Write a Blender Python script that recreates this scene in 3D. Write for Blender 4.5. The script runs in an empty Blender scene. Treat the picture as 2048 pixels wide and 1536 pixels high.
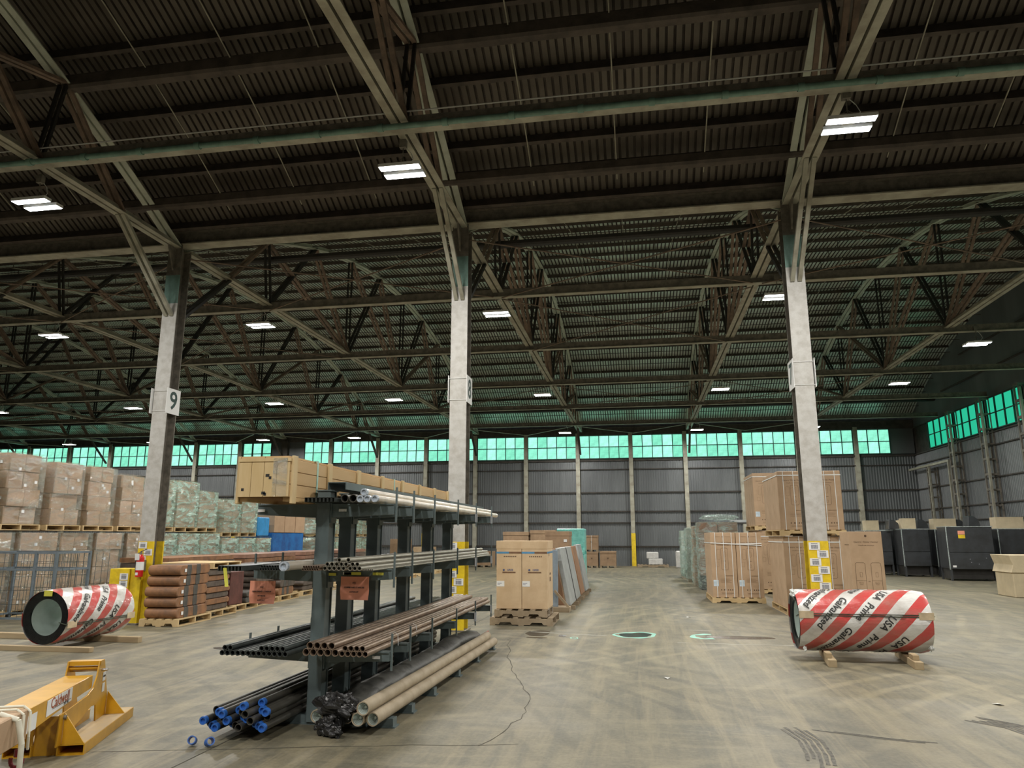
import bpy, bmesh, math, random
from mathutils import Vector, Matrix
random.seed(7)
sc = bpy.context.scene
COL = sc.collection
PI = math.pi

# ---------------------------------------------------------------- camera
def make_camera():
    F, pitch, yaw = 1459.4, 0.2053, 0.1706
    f = Vector((-math.sin(yaw)*math.cos(pitch), math.cos(yaw)*math.cos(pitch), math.sin(pitch)))
    r = Vector((math.cos(yaw), math.sin(yaw), 0)); u = r.cross(f)
    cd = bpy.data.cameras.new('camera'); co = bpy.data.objects.new('camera', cd); COL.objects.link(co)
    m = Matrix((r, u, -f)).transposed().to_4x4(); m.translation = Vector((0, 0, 1.6))
    co.matrix_world = m
    cd.sensor_width = 36; cd.sensor_fit = 'HORIZONTAL'; cd.lens = F/2048*36
    cd.clip_start = .05; cd.clip_end = 300
    sc.camera = co
make_camera()

# ---------------------------------------------------------------- exposure and world
sc.view_settings.view_transform = 'Standard'; sc.view_settings.look = 'None'
sc.view_settings.gamma = 1; sc.view_settings.use_curve_mapping = False
sc.view_settings.exposure = 0.0
LAMP_POWER = 150      # each LED high bay, watts of Blender area light
PANEL_GLOW = 14.0     # LED diffusers
WINDOW_GLOW = 3.0     # daylight through the green fibreglass panes
w = bpy.data.worlds.new('sky'); sc.world = w; w.use_nodes = True
w.node_tree.nodes['Background'].inputs[0].default_value = (.6, .75, .8, 1)
w.node_tree.nodes['Background'].inputs[1].default_value = 1.0

# ---------------------------------------------------------------- materials
def _n(nt, t, **kw):
    n = nt.nodes.new(t)
    for k, v in kw.items(): setattr(n, k, v)
    return n
def ramp(nt, fac, stops):
    r = _n(nt, 'ShaderNodeValToRGB'); e = r.color_ramp.elements
    while len(e) < len(stops): e.new(.5)
    for i, (p, c) in enumerate(stops):
        e[i].position = p; e[i].color = (*c, 1) if len(c) == 3 else c
    nt.links.new(fac, r.inputs[0]); return r.outputs[0]
def mixc(nt, fac, a, b, mode='MIX'):
    m = _n(nt, 'ShaderNodeMix', data_type='RGBA', blend_type=mode)
    for s, x in ((0, fac), (6, a), (7, b)):
        if isinstance(x, (int, float)): m.inputs[s].default_value = x
        elif isinstance(x, tuple): m.inputs[s].default_value = (*x, 1)
        else: nt.links.new(x, m.inputs[s])
    return m.outputs[2]
def noise(nt, scale, detail=4, rough=.6, coord='Object', stretch=(1, 1, 1), rot=(0, 0, 0), dist=0):
    t = _n(nt, 'ShaderNodeTexCoord'); m = _n(nt, 'ShaderNodeMapping')
    m.inputs['Scale'].default_value = stretch; m.inputs['Rotation'].default_value = rot
    nt.links.new(t.outputs[coord], m.inputs[0])
    n = _n(nt, 'ShaderNodeTexNoise'); n.inputs['Scale'].default_value = scale
    n.inputs['Detail'].default_value = detail; n.inputs['Roughness'].default_value = rough
    n.inputs['Distortion'].default_value = dist
    nt.links.new(m.outputs[0], n.inputs[0]); return n.outputs[0]
def bump(nt, h, strength, dist=.01):
    b = _n(nt, 'ShaderNodeBump'); b.inputs['Strength'].default_value = strength
    b.inputs['Distance'].default_value = dist; nt.links.new(h, b.inputs['Height']); return b.outputs[0]
MATS = {}
def mat(name, col, rough=.6, metal=0, var=.15, scale=6, bmp=0, bscale=30, stretch=(1, 1, 1), col2=None, spec=.5, coord='Object', coat=0):
    """plain procedural surface: base colour mottled by noise towards col2"""
    m = bpy.data.materials.new(name); m.use_nodes = True; nt = m.node_tree
    p = nt.nodes['Principled BSDF']
    p.inputs['Roughness'].default_value = rough; p.inputs['Metallic'].default_value = metal
    p.inputs['Specular IOR Level'].default_value = spec
    if coat: p.inputs['Coat Weight'].default_value = coat; p.inputs['Coat Roughness'].default_value = .15
    c2 = col2 if col2 else tuple(max(0, c*(1-2.2*var)) for c in col)
    n = noise(nt, scale, stretch=stretch, coord=coord)
    nt.links.new(ramp(nt, n, [(.35, c2), (.62, col)]), p.inputs['Base Color'])
    if bmp: nt.links.new(bump(nt, noise(nt, bscale, stretch=stretch, coord=coord), bmp), p.inputs['Normal'])
    MATS[name] = m; return m
def emit(name, col, s):
    m = bpy.data.materials.new(name); m.use_nodes = True; nt = m.node_tree
    nt.nodes.remove(nt.nodes['Principled BSDF'])
    e = _n(nt, 'ShaderNodeEmission'); e.inputs[0].default_value = (*col, 1); e.inputs[1].default_value = s
    nt.links.new(e.outputs[0], nt.nodes['Material Output'].inputs[0]); return m

# ---------------------------------------------------------------- mesh building
class MB:
    def __init__(s): s.v = []; s.f = []; s.mi = []; s.uv = None; s.sm = []
    def add(s, vs, fs, mi=0, smooth=False):
        o = len(s.v); s.v += [tuple(v) for v in vs]
        for f in fs: s.f.append([i+o for i in f]); s.mi.append(mi); s.sm.append(smooth)
        return s
    def box(s, a, b, mi=0):
        x0, y0, z0 = a; x1, y1, z1 = b
        return s.add([(x0,y0,z0),(x1,y0,z0),(x1,y1,z0),(x0,y1,z0),(x0,y0,z1),(x1,y0,z1),(x1,y1,z1),(x0,y1,z1)],
                     [(0,3,2,1),(4,5,6,7),(0,1,5,4),(1,2,6,5),(2,3,7,6),(3,0,4,7)], mi)
    def cbox(s, c, d, rz=0, mi=0, rx=0, ry=0):
        R = Matrix.Rotation(rz, 3, 'Z') @ Matrix.Rotation(ry, 3, 'Y') @ Matrix.Rotation(rx, 3, 'X'); c = Vector(c)
        vs = [c + R @ Vector((sx*d[0]/2, sy*d[1]/2, sz*d[2]/2)) for sz in (-1,1) for sx, sy in ((-1,-1),(1,-1),(1,1),(-1,1))]
        return s.add(vs, [(0,3,2,1),(4,5,6,7),(0,1,5,4),(1,2,6,5),(2,3,7,6),(3,0,4,7)], mi)
    def bar(s, p, q, w_, h, mi=0, up=(0, 0, 1), off=0):
        """rectangular bar p->q; w_ sideways, h along up; off shifts sideways"""
        p = Vector(p); q = Vector(q); d = (q-p).normalized(); up = Vector(up)
        sd = d.cross(up)
        if sd.length < 1e-4: sd = d.cross(Vector((1, 0, 0)))
        sd.normalize(); u2 = sd.cross(d).normalized(); o = sd*off
        vs = [e + o + sd*(a*w_/2) + u2*(b*h/2) for e in (p, q) for a, b in ((-1,-1),(1,-1),(1,1),(-1,1))]
        return s.add(vs, [(0,1,2,3),(7,6,5,4),(0,4,5,1),(1,5,6,2),(2,6,7,3),(3,7,4,0)], mi)
    def tube(s, p, q, r, n=12, cap=True, r2=None, mi=0, ri=None):
        p = Vector(p); q = Vector(q); d = (q-p).normalized()
        a = d.cross(Vector((0, 0, 1)));
        if a.length < 1e-3: a = d.cross(Vector((1, 0, 0)))
        a.normalize(); b = d.cross(a); r2 = r if r2 is None else r2
        ring = lambda c, rr: [c + (a*math.cos(2*PI*i/n) + b*math.sin(2*PI*i/n))*rr for i in range(n)]
        if ri is None:
            s.add(ring(p, r)+ring(q, r2), [(i, (i+1) % n, n+(i+1) % n, n+i) for i in range(n)], mi, True)
            if cap: s.add(ring(p, r), [tuple(range(n-1, -1, -1))], mi); s.add(ring(q, r2), [tuple(range(n))], mi)
        else:
            s.add(ring(p, r)+ring(q, r), [(i, (i+1) % n, n+(i+1) % n, n+i) for i in range(n)], mi, True)
            s.add(ring(p, ri)+ring(q, ri), [(n+i, n+(i+1) % n, (i+1) % n, i) for i in range(n)], mi+1 if mi == 0 and cap == 'in' else mi, True)
            for c, fl in ((p, 1), (q, 0)):
                fs = [(i, n+i, n+(i+1) % n, (i+1) % n) for i in range(n)]
                if not fl: fs = [t[::-1] for t in fs]
                s.add(ring(c, r)+ring(c, ri), fs, mi)
        return s
    def path(s, pts, r, n=8, mi=0):
        for a, b in zip(pts, pts[1:]): s.tube(a, b, r, n, True, mi=mi)
        return s
    def prism(s, poly, y0, y1, mi=0, axis='y'):
        """extrude a polygon given as (x, z) along y (or (y,z) along x, (x,y) along z)"""
        n = len(poly)
        if axis == 'y': A = [(x, y0, z) for x, z in poly]; B = [(x, y1, z) for x, z in poly]
        elif axis == 'x': A = [(y0, x, z) for x, z in poly]; B = [(y1, x, z) for x, z in poly]
        else: A = [(x, z, y0) for x, z in poly]; B = [(x, z, y1) for x, z in poly]
        return s.add(A+B, [tuple(range(n)), tuple(range(2*n-1, n-1, -1))] + [(i, n+i, n+(i+1) % n, (i+1) % n) for i in range(n)], mi)
    def mesh(s, name, mats, bevel=0):
        me = bpy.data.meshes.new(name); me.from_pydata(s.v, [], s.f)
        for m in (mats if isinstance(mats, (list, tuple)) else [mats]): me.materials.append(m)
        me.polygons.foreach_set('material_index', s.mi); me.polygons.foreach_set('use_smooth', s.sm)
        if axis_fix(me) or bevel:
            bm = bmesh.new(); bm.from_mesh(me)
            bmesh.ops.recalc_face_normals(bm, faces=bm.faces)
            if bevel: bmesh.ops.bevel(bm, geom=list(bm.edges), offset=bevel, segments=1, affect='EDGES', clamp_overlap=True)
            bm.to_mesh(me); bm.free()
        me.update(); return me
    def build(s, name, mats, parent=None, bevel=0, **kw):
        return put(name, s.mesh(name, mats, bevel), parent, **kw)
def axis_fix(me): return len(me.polygons) < 4000
def put(name, me, parent=None, loc=(0, 0, 0), rz=0, rot=None, **props):
    o = bpy.data.objects.new(name, me); COL.objects.link(o); o.parent = parent
    o.location = loc; o.rotation_euler = rot if rot else (0, 0, rz)
    for k, v in props.items(): o[k] = v
    return o
def tag(o, label, cat, group=None, kind=None):
    o['label'] = label; o['category'] = cat
    if group: o['group'] = group
    if kind: o['kind'] = kind
    return o
def thing(name, label, cat, loc=(0, 0, 0), rz=0, group=None):
    return tag(put(name, None, None, loc, rz), label, cat, group)
def structure(name, mb, m, **kw):
    o = mb.build(name, m, **kw); o['kind'] = 'structure'; return o
def dup(root, loc, rz=None, label=None, group=None):
    r = root.copy(); COL.objects.link(r); r.location = loc
    if rz is not None: r.rotation_euler = (0, 0, rz)
    if label: r['label'] = label
    if group: r['group'] = group
    for ch in KIDS(root):
        c = ch.copy(); COL.objects.link(c); c.parent = r
        for g in KIDS(ch):
            d = g.copy(); COL.objects.link(d); d.parent = c
    return r
def KIDS(o): return [c for c in o.children]
TXT = {}
def text_mesh(s, size, m, depth=.0008, align='CENTER', bold=0, key=None):
    k = (s, size, m.name, depth, align, bold)
    if k in TXT: return TXT[k]
    cu = bpy.data.curves.new('lettering', 'FONT'); cu.body = s; cu.size = size; cu.extrude = depth
    cu.align_x = align; cu.align_y = 'CENTER'; cu.resolution_u = 3; cu.offset = bold
    o = bpy.data.objects.new('tmp', cu); COL.objects.link(o)
    me = bpy.data.meshes.new_from_object(o); me.materials.clear(); me.materials.append(m)
    bpy.data.objects.remove(o); TXT[k] = me; return me
FACE = {'-y': (PI/2, 0, 0), '+x': (PI/2, 0, PI/2), '-x': (PI/2, 0, -PI/2), '+y': (PI/2, 0, PI), '+z': (0, 0, 0)}
def text(s, size, m, parent, loc, face='-y', name='lettering', **kw):
    return put(name, text_mesh(s, size, m, **kw), parent, loc, rot=FACE[face] if isinstance(face, str) else face)
# ---------------------------------------------------------------- palette
def floor_mat():
    m = bpy.data.materials.new('dusty concrete'); m.use_nodes = True; nt = m.node_tree; p = nt.nodes['Principled BSDF']
    big = noise(nt, .35, 6, .62, dist=.6); mid = noise(nt, 1.6, 6, .7, stretch=(1, .35, 1)); fine = noise(nt, 26, 5, .7)
    streak = noise(nt, 3.2, 5, .65, stretch=(1.6, .13, 1), rot=(0, 0, .12), dist=.9)
    arc = noise(nt, 2.2, 5, .6, stretch=(.25, 1.6, 1), rot=(0, 0, .35), dist=1.2)
    c = ramp(nt, big, [(.32, (.085, .082, .062)), (.5, (.155, .143, .105)), (.7, (.21, .19, .13))])
    c = mixc(nt, .55, c, ramp(nt, mid, [(.35, (.075, .077, .06)), (.6, (.22, .195, .135))]))
    c = mixc(nt, ramp(nt, streak, [(.47, (0, 0, 0)), (.66, (.7, .7, .7))]), c, (.075, .078, .066))
    c = mixc(nt, ramp(nt, arc, [(.52, (0, 0, 0)), (.72, (.4, .4, .4))]), c, (.33, .29, .20))
    for (lx, ly, sc_, col_, am) in ((-14, 24, 1.15, (.34, .30, .205), .55), (13, 12, .9, (.33, .295, .20), .5), (-9, 3, 1.3, (.05, .052, .043), .55), (16, 26, 1.0, (.05, .052, .043), .5)):
        t = _n(nt, 'ShaderNodeTexCoord'); mp = _n(nt, 'ShaderNodeMapping'); mp.inputs['Location'].default_value = (-lx, -ly, 0); nt.links.new(t.outputs['Object'], mp.inputs[0])
        wv = _n(nt, 'ShaderNodeTexWave', wave_type='RINGS', rings_direction='Z'); wv.inputs['Scale'].default_value = sc_*.55; wv.inputs['Distortion'].default_value = 5; wv.inputs['Detail'].default_value = 4; wv.inputs['Detail Scale'].default_value = .35
        nt.links.new(mp.outputs[0], wv.inputs[0])
        line = ramp(nt, wv.outputs[0], [(.72, (0, 0, 0)), (.97, (1, 1, 1))]); msk = ramp(nt, noise(nt, .28*sc_, 4, .6, rot=(0, 0, lx)), [(.44, (0, 0, 0)), (.62, (am, am, am))])
        mm = mixc(nt, 1.0, line, msk, 'MULTIPLY'); c = mixc(nt, mm, c, col_)
    lane = noise(nt, 4.2, 5, .7, stretch=(1, .045, 1), rot=(0, 0, .03), dist=.5); lane2 = noise(nt, 3.0, 5, .7, stretch=(1, .06, 1), rot=(0, 0, -.12), dist=.6)
    lm = ramp(nt, noise(nt, .22, 3, .5, stretch=(1, .5, 1)), [(.40, (.15, .15, .15)), (.58, (.75, .75, .75))])
    c = mixc(nt, mixc(nt, 1.0, ramp(nt, lane, [(.50, (0, 0, 0)), (.63, (1, 1, 1))]), lm, 'MULTIPLY'), c, (.31, .265, .175))
    c = mixc(nt, mixc(nt, 1.0, ramp(nt, lane2, [(.54, (0, 0, 0)), (.66, (.8, .8, .8))]), lm, 'MULTIPLY'), c, (.075, .078, .06))
    c = mixc(nt, 1.0, c, (.95, .93, .84), 'MULTIPLY')
    c = mixc(nt, .25, c, ramp(nt, fine, [(.3, (.07, .07, .05)), (.7, (.32, .29, .22))]))
    nt.links.new(c, p.inputs['Base Color'])
    nt.links.new(ramp(nt, big, [(.3, (.42, .42, .42)), (.7, (.68, .68, .68))]), p.inputs['Roughness'])
    nt.links.new(bump(nt, fine, .25, .004), p.inputs['Normal'])
    return m
M = dict(
 floor=floor_mat(),
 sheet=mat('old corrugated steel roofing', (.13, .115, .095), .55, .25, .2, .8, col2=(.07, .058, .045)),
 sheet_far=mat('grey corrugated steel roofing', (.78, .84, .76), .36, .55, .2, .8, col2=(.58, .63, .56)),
 wall=mat('grey corrugated wall sheet', (.17, .185, .19), .45, .3, .2, .7, col2=(.11, .12, .125), stretch=(1, 1, .15)),
 steel_dk=mat('dark roof steel', (.075, .067, .058), .7, .1, .2, 4),
 purlin=mat('rust brown purlin steel and slot shade', (.10, .082, .068), .7, .1, .2, 4),
 chord=mat('pale grey green painted steel', (.40, .395, .32), .55, .05, .12, 3, col2=(.26, .245, .19)),
 arch=mat('pale painted arch chord', (.58, .63, .54), .5, .05, .12, 3, col2=(.45, .48, .40)),
 web=mat('brown primed steel and lit diagonals', (.25, .18, .135), .6, .05, .2, 5),
 webdk=mat('black primed steel and shaded diagonals', (.03, .028, .026), .6, .05, .2, 5),
 teal=mat('pale green painted pipe', (.17, .30, .25), .5, .1, .15, 5),
 colp=mat('worn grey white column paint', (.50, .495, .465), .5, .0, .1, 8, col2=(.40, .385, .35), bmp=.15, bscale=60),
 coly=mat('safety yellow paint', (.82, .60, .02), .45, 0, .08, 6, col2=(.62, .43, .02)),
 cold=mat('grimy column steel', (.23, .21, .175), .6, .1, .2, 8),
 mull=mat('dark green window bar', (.03, .07, .055), .5, .2, .2, 4),
 white=mat('white print stock', (.80, .81, .80), .5, 0, .02, 5),
 black=mat('black print', (.02, .02, .02), .6, 0, .1, 5),
 grayprint=mat('grey barcode print', (.12, .13, .16), .6, 0, .1, 5),
)
PANE = []
for i, c in enumerate(((.12, .37, .265), (.15, .41, .31), (.10, .34, .235), (.18, .44, .345))):
    m = bpy.data.materials.new('lit green fibreglass pane'); m.use_nodes = True; nt = m.node_tree
    nt.nodes.remove(nt.nodes['Principled BSDF']); e = _n(nt, 'ShaderNodeEmission')
    n = noise(nt, 2.5, 5, .7, 'Object')
    nt.links.new(ramp(nt, n, [(.38, tuple(x*.7 for x in c)), (.62, c)]), e.inputs[0]); e.inputs[1].default_value = WINDOW_GLOW
    nt.links.new(e.outputs[0], nt.nodes['Material Output'].inputs[0]); PANE.append(m)
PANE_R = emit('lit deep green pane', (.01, .20, .115), WINDOW_GLOW*.9)
LED = emit('led diffuser', (.93, .97, 1.0), PANEL_GLOW)
# ================================================================ building shell
X0T, ST = -3.19, 6.01         # truss lines
YC, YW, YN = 12.88, 41.5, -15.74   # column line, far wall, near wall
XL, XR = -57.3, 14.45
HC = 7.39                      # truss bottom chord
TK = range(-8, 3)
def tx(k): return X0T + ST*k
RA, ZA = 29.5, -18.3           # arch radius and centre height
def arch(y, mid, dz=0): return math.sqrt(RA*RA - (y-mid)**2) + ZA + dz
FM, NM = 27.19, -1.43          # middles of far and near bays

mb = MB(); mb.box((XL-.3, YN-.3, -.25), (XR+.3, YW+.3, 0)); FLOOR = structure('floor', mb, M['floor'])

def roof(mid, m):
    mb = MB(); pitch = .13; d = .055
    n = int((XR-XL)/pitch); ys = [mid-14.31+28.62*i/26 for i in range(27)]
    prof = []
    for i in range(n+1):
        x = XL+i*pitch; prof += [(x, 0), (x+pitch*.66, 0), (x+pitch*.70, d), (x+pitch*.96, d)]
    W = len(prof); V = []
    for y in ys:
        z = arch(y, mid, .30)
        V += [(x, y, z+e) for x, e in prof]
    F = [(j*W+i, j*W+i+1, (j+1)*W+i+1, (j+1)*W+i) for j in range(26) for i in range(W-1)]
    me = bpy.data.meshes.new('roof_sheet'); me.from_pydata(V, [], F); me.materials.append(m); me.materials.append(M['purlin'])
    me.polygons.foreach_set('material_index', [0 if i % 4 == 0 else 1 for j in range(26) for i in range(W-1)]); return me  # slot faces coloured dark to paint in the shade of the grooves
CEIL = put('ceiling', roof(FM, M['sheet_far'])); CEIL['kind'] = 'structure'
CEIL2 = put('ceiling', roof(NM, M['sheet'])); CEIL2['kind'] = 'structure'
# purlins: an upper channel right under the sheet and a lower angle hung from it by ties
def purlin_mesh():
    mb = MB(); L0, L1 = XL+.1, XR-.1
    mb.box((L0, -.025, .17), (L1, .025, .28)); mb.box((L0, -.02, -.10), (L1, .0, -.08))
    x = L0
    while x < L1: mb.box((x, -.02, -.09), (x+.02, -.005, .18)); x += 2.0
    return mb.mesh('purlin', M['purlin'])
PM = purlin_mesh(); PM2 = MB().box((XL+.1, -.035, .06), (XR-.1, .035, .28)).mesh('purlin', M['purlin']); NP = 26
for mid, par in ((FM, CEIL), (NM, CEIL2)):
    for i in range(NP):
        a = -14.0 + 28.0*i/(NP-1); y = mid+a
        if y < -3: continue
        t = math.asin(a/RA)
        put('purlin', PM if mid == FM else PM2, par, (0, y, arch(y, mid)), rot=(-t, 0, 0))
def sag(mid):
    mb = MB(); ys = [mid-13.6+27.2*i/20 for i in range(21)]
    mb.path([(0, y, arch(y, mid, -.03)) for y in ys], .012, 5); return mb.mesh('sag_rod', M['chord'])
for mid, par, ks in ((FM, CEIL, range(-7, 3)), (NM, CEIL2, range(-3, 2))):
    sm = sag(mid)
    for k in ks:
        for d in (1.5, 3.0, 4.5):
            if tx(k)+d < XR: put('sag_rod', sm, par, (tx(k)+d, 0, 0))

# ---- walls: corrugated panels bay by bay
def corr(w_, h, pitch=.136, d=.022):
    mb = MB(); n = int(round(w_/pitch)); p = w_/n; pr = []
    for i in range(n): x = i*p; pr += [(x, 0), (x+p*.35, 0), (x+p*.5, d), (x+p*.85, d)]
    pr.append((w_, 0)); W = len(pr)
    mb.add([(x, y, 0) for x, y in pr]+[(x, y, h) for x, y in pr], [(i, i+1, W+i+1, W+i) for i in range(W-1)])
    return mb
WS = 2.965
mb = MB(); mb.box((XL, YW+.06, 0), (XR+.2, YW+.2, 7.86)); WF = structure('wall_far', mb, M['steel_dk'])
pan = corr(WS, 5.83).mesh('panel', M['wall'])
ZB, ZT = 5.86, 7.2
nb = 24
for b in range(nb):
    x = XR-WS*(b+1); put('panel', pan, WF, (x, YW-.01, 0), label=None) if False else put('panel', pan, WF, (x, YW-.01, 0))
for z, h in ((1.06, .07), (2.33, .05), (2.95, .05), (3.99, .05), (5.27, .03), (5.80, .08)):
    mb = MB(); mb.box((XL, YW-.10, z-h), (XR, YW-.005, z)); mb.box((XL, YW-.115, z), (XR, YW-.005, z+.015)); mb.build('girt', M['steel_dk'], WF)
mb = MB(); mb.box((XL, YW-.16, ZT), (XR, YW+.05, 7.62)); mb.build('eave_beam', M['steel_dk'], WF)
pm = MB(); pm.box((-.11, -.26, 0), (.11, -.24, 7.3)); pm.box((-.012, -.24, 0), (.012, -.02, 7.3)); pm.box((-.11, -.03, 0), (.11, -.01, 7.3))
pm = pm.mesh('post', M['chord'])
yb = MB(); yb.box((-.115, -.265, 0), (.115, -.237, 1.75)); yb = yb.mesh('yellow_band', M['coly'])
for b in range(1, nb+1):
    x = XR-WS*b; po = put('post', pm, WF, (x, YW-.02, 0)) if b != 12 else put('post', MB().box((-.2, -.3, 0), (.2, -.02, 7.3)).mesh('post', M['steel_dk']), WF, (x, YW, 0))
    if b % 2 == 1: put('yellow_band', yb, po)
# windows of the far wall: frame + panes
pane = [MB().box((0, 0, 0), (.56, .02, .63)).mesh('pane', p) for p in PANE]
pane_half = [MB().box((0, 0, 0), (.50, .02, .63)).mesh('pane', p) for p in PANE]
def window(idx, x0, x1, n, par_loc, pm_, rot=0, pw=.56):
    w_ = bpy.data.objects.new('window_%d' % idx, None); COL.objects.link(w_); w_['kind'] = 'structure'
    w_.location = par_loc; w_.rotation_euler = (0, 0, rot)
    W = x1-x0; mb = MB(); st = W/n
    for i in range(n+1): mb.box((x0+i*st-.02, -.04, 0), (x0+i*st+.02, .03, ZT-ZB))
    for z in (0, (ZT-ZB)/2-.02, ZT-ZB-.04): mb.box((x0, -.045, z), (x1, .03, z+.04))
    mb.build('window_frame', M['mull'], w_)
    for i in range(n):
        for j in range(2):
            put('pane', random.choice(pm_), w_, (x0+i*st+(st-pw)/2, 0, .03+j*(ZT-ZB)/2))
wi = 0
for b in range(nb):
    xa, xb = XR-WS*(b+1)+.1, XR-WS*b-.1; n = 5
    if b == 0: xb = xa+1.65; n = 3
    if b == 11: xa = xb-1.65; n = 3
    if b == 12: xb = xa+1.9; n = 3
    wi += 1; window(wi, xa, xb, n, (0, YW-.03, ZB), pane if n == 5 else pane_half, pw=.53 if n == 5 else .5)
    # blank strip beside a short window
    if n == 3:
        mb = MB(); 
        a_, b_ = (xb, XR-.02) if b == 0 else ((XR-WS*(b+1), xa) if b == 11 else (xb, XR-WS*b))
        mb.box((a_, YW-.03, ZB), (b_, YW+.02, ZT)); mb.build('panel', M['wall'], WF)

# ---- right wall
mb = MB(); mb.box((XR+.04, YN, 0), (XR+.2, YW+.2, 7.86)); WR = structure('wall_right', mb, M['steel_dk'])
pr_ = corr(3.2, 5.83).mesh('panel', M['wall'])
for i in range(13):
    y = YW-3.2*(i+1); put('panel', pr_, WR, (XR, y, 0), rot=(0, 0, PI/2))
gb = MB()
for mid in (FM, NM):
    ys = [mid-14.3+28.6*i/24 for i in range(25)]
    for a, b in zip(ys, ys[1:]): gb.add([(XR, a, 7.2), (XR, b, 7.2), (XR, b, arch(b, mid, .35)), (XR, a, arch(a, mid, .35))], [(0, 1, 2, 3)])
gb.build('gable_sheet', M['wall'], WR)
for z in (1.06, 2.33, 2.95, 3.99, 5.27, 5.80, 7.22, 8.4, 9.6):
    mb = MB(); mb.box((XR-.1, YN if z < 8 else 16+(z-8)*2, z-.05), (XR-.005, YW if z < 8 else 38-(z-8)*2, z)); mb.build('girt', M['steel_dk'], WR)
def lattice(h, wd=.32, dp=.34):
    mb = MB()
    for sx in (-1, 1):
        for sy in (0, 1):
            mb.box((-.05-dp*sy-.03, sx*wd/2-.03, 0), (-.05-dp*sy+.03, sx*wd/2+.03, h))
    z = .3
    while z < h:
        mb.box((-.08-dp, -wd/2, z), (-.05-dp, wd/2, z+.09)); mb.box((-.06-dp, -wd/2-.01, z), (-.03, -wd/2+.01, z+.07)); mb.box((-.06-dp, wd/2-.01, z), (-.03, wd/2+.01, z+.07)); z += .62
    return mb.mesh('lattice_post', M['cold'])
lt, lt2 = lattice(7.2), lattice(4.9)
for i, y in enumerate((38.9, 36.0, 32.8, 29.6, 26.4, 23.2, 20.0, 16.8)):
    put('lattice_post', lt2 if i == 0 else lt, WR, (XR, y, 0))
    if i: MB().box((XR-.5, y-.42, 0), (XR-.42, y-.34, 7.0)).build('door_track', M['chord'], WR)
MB().box((XR-.5, 36.2, 4.92), (XR-.38, 41.3, 5.02)).build('door_track', M['chord'], WR)
MB().box((XR-.5, 38.6, 0), (XR-.42, 38.68, 4.92)).build('door_track', M['chord'], WR)
MB().box((XR-.5, 36.25, 0), (XR-.42, 36.33, 4.92)).build('door_track', M['chord'], WR)
ppr = [MB().box((0, 0, 0), (.62, .02, .63)).mesh('pane', PANE_R)]
for i in range(8):
    ya = YW-3.2*i-2.2-3.2*.0; wi += 1
    y1 = YW-2.2-3.2*i; y0 = y1-3.0
    window(wi, -y1, -y0, 4, (XR-.05, 0, ZB), ppr, rot=-PI/2, pw=.62)
# ---- left and near walls close the hall (out of view)
mb = MB(); mb.box((XL-.2, YN, 0), (XL, YW, 12)); structure('wall_left', mb, M['wall'])
mb = MB(); mb.box((XL, YN-.2, 0), (XR, YN, 7.9)); structure('wall_near', mb, M['wall'])

# ---- trusses
def truss_parts(mid):
    """one bowstring truss, in the plane x=0: list of (name, mesh)"""
    out = []; y0, y1 = mid-14.31, mid+14.31
    mb = MB()
    for s in (-1, 1): mb.box((s*.075-.055, y0+.1, HC-.012), (s*.075+.055, y1-.1, HC+.004)); mb.box((s*.03-.006, y0+.1, HC), (s*.03+.006, y1-.1, HC+.12))
    out.append(('bottom_chord', mb.mesh('bottom_chord', M['chord'])))
    mb = MB(); N = 26; ys = [y0+.15+(y1-y0-.3)*i/N for i in range(N+1)]
    for s in (-1, 1):
        for a, b in zip(ys, ys[1:]):
            mb.bar((s*.075, a, arch(a, mid, -.16)), (s*.075, b, arch(b, mid, -.16)), .11, .015)
            mb.bar((s*.03, a, arch(a, mid, -.10)), (s*.03, b, arch(b, mid, -.10)), .012, .13)
    out.append(('top_chord', mb.mesh('top_chord', M['arch'])))
    tops = [mid+2.72*i for i in range(-4, 5)]; bots = [mid+d for d in (-10.6, -5.4, 0, 5.4, 10.6)]
    def member(name, a, b, m, w_=.075):
        mb = MB()
        for s in (-1, 1): mb.bar((s*.06, *a), (s*.06, *b), w_, .05, up=(0, 1, 0))
        out.append((name, mb.mesh(name, m)))
    T = lambda y: (y, arch(y, mid, -.14)); B = lambda y: (y, HC+.03)
    for i, y in enumerate(tops):
        j = i//2
        if i % 2 == 0: member('vertical', T(y), B(bots[j]), M['webdk'], .05)
        else:
            member('diagonal', T(y), B(bots[j]), M['webdk']); member('diagonal', T(y), B(bots[j+1]), M['web'])  # nearer diagonal black as if shaded, farther one brown as if lit
    for i in (2, 4, 6):
        j = i//2
        if i <= 4: member('diagonal', T(tops[i-2] if i-2 >= 0 else tops[0]), B(bots[j]), M['web'])
        if i >= 4: member('diagonal', T(tops[i+2]), B(bots[j]), M['web'])
    # end diagonals, carried on below the chord as knee braces down to the column
    for s in (-1, 1):
        top = tops[0] if s < 0 else tops[-1]; yb = mid+s*12.5
        member('diagonal', T(top), B(yb), M['web'])
    ends = [1] if mid == NM else [-1]
    for s in ends:
        yb = mid+s*12.5; mb = MB()
        for q in (-1, 1): mb.bar((q*.06, yb, HC), (q*.06, mid+s*14.15, 5.95), .07, .06, up=(0, 1, 0))
        out.append(('knee_brace', mb.mesh('knee_brace', M['chord'] if mid == NM else M['webdk'])))
    if mid == FM:
        mb = MB(); mb.bar((0, mid+12.6, HC), (0, mid+14.1, 6.1), .12, .06, up=(0, 1, 0)); out.append(('knee_brace', mb.mesh('knee_brace', M['steel_dk'])))
    return out
WHICH = {-8: 'ninth', -7: 'eighth', -6: 'seventh', -5: 'sixth', -4: 'fifth', -3: 'fourth', -2: 'third'}
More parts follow.
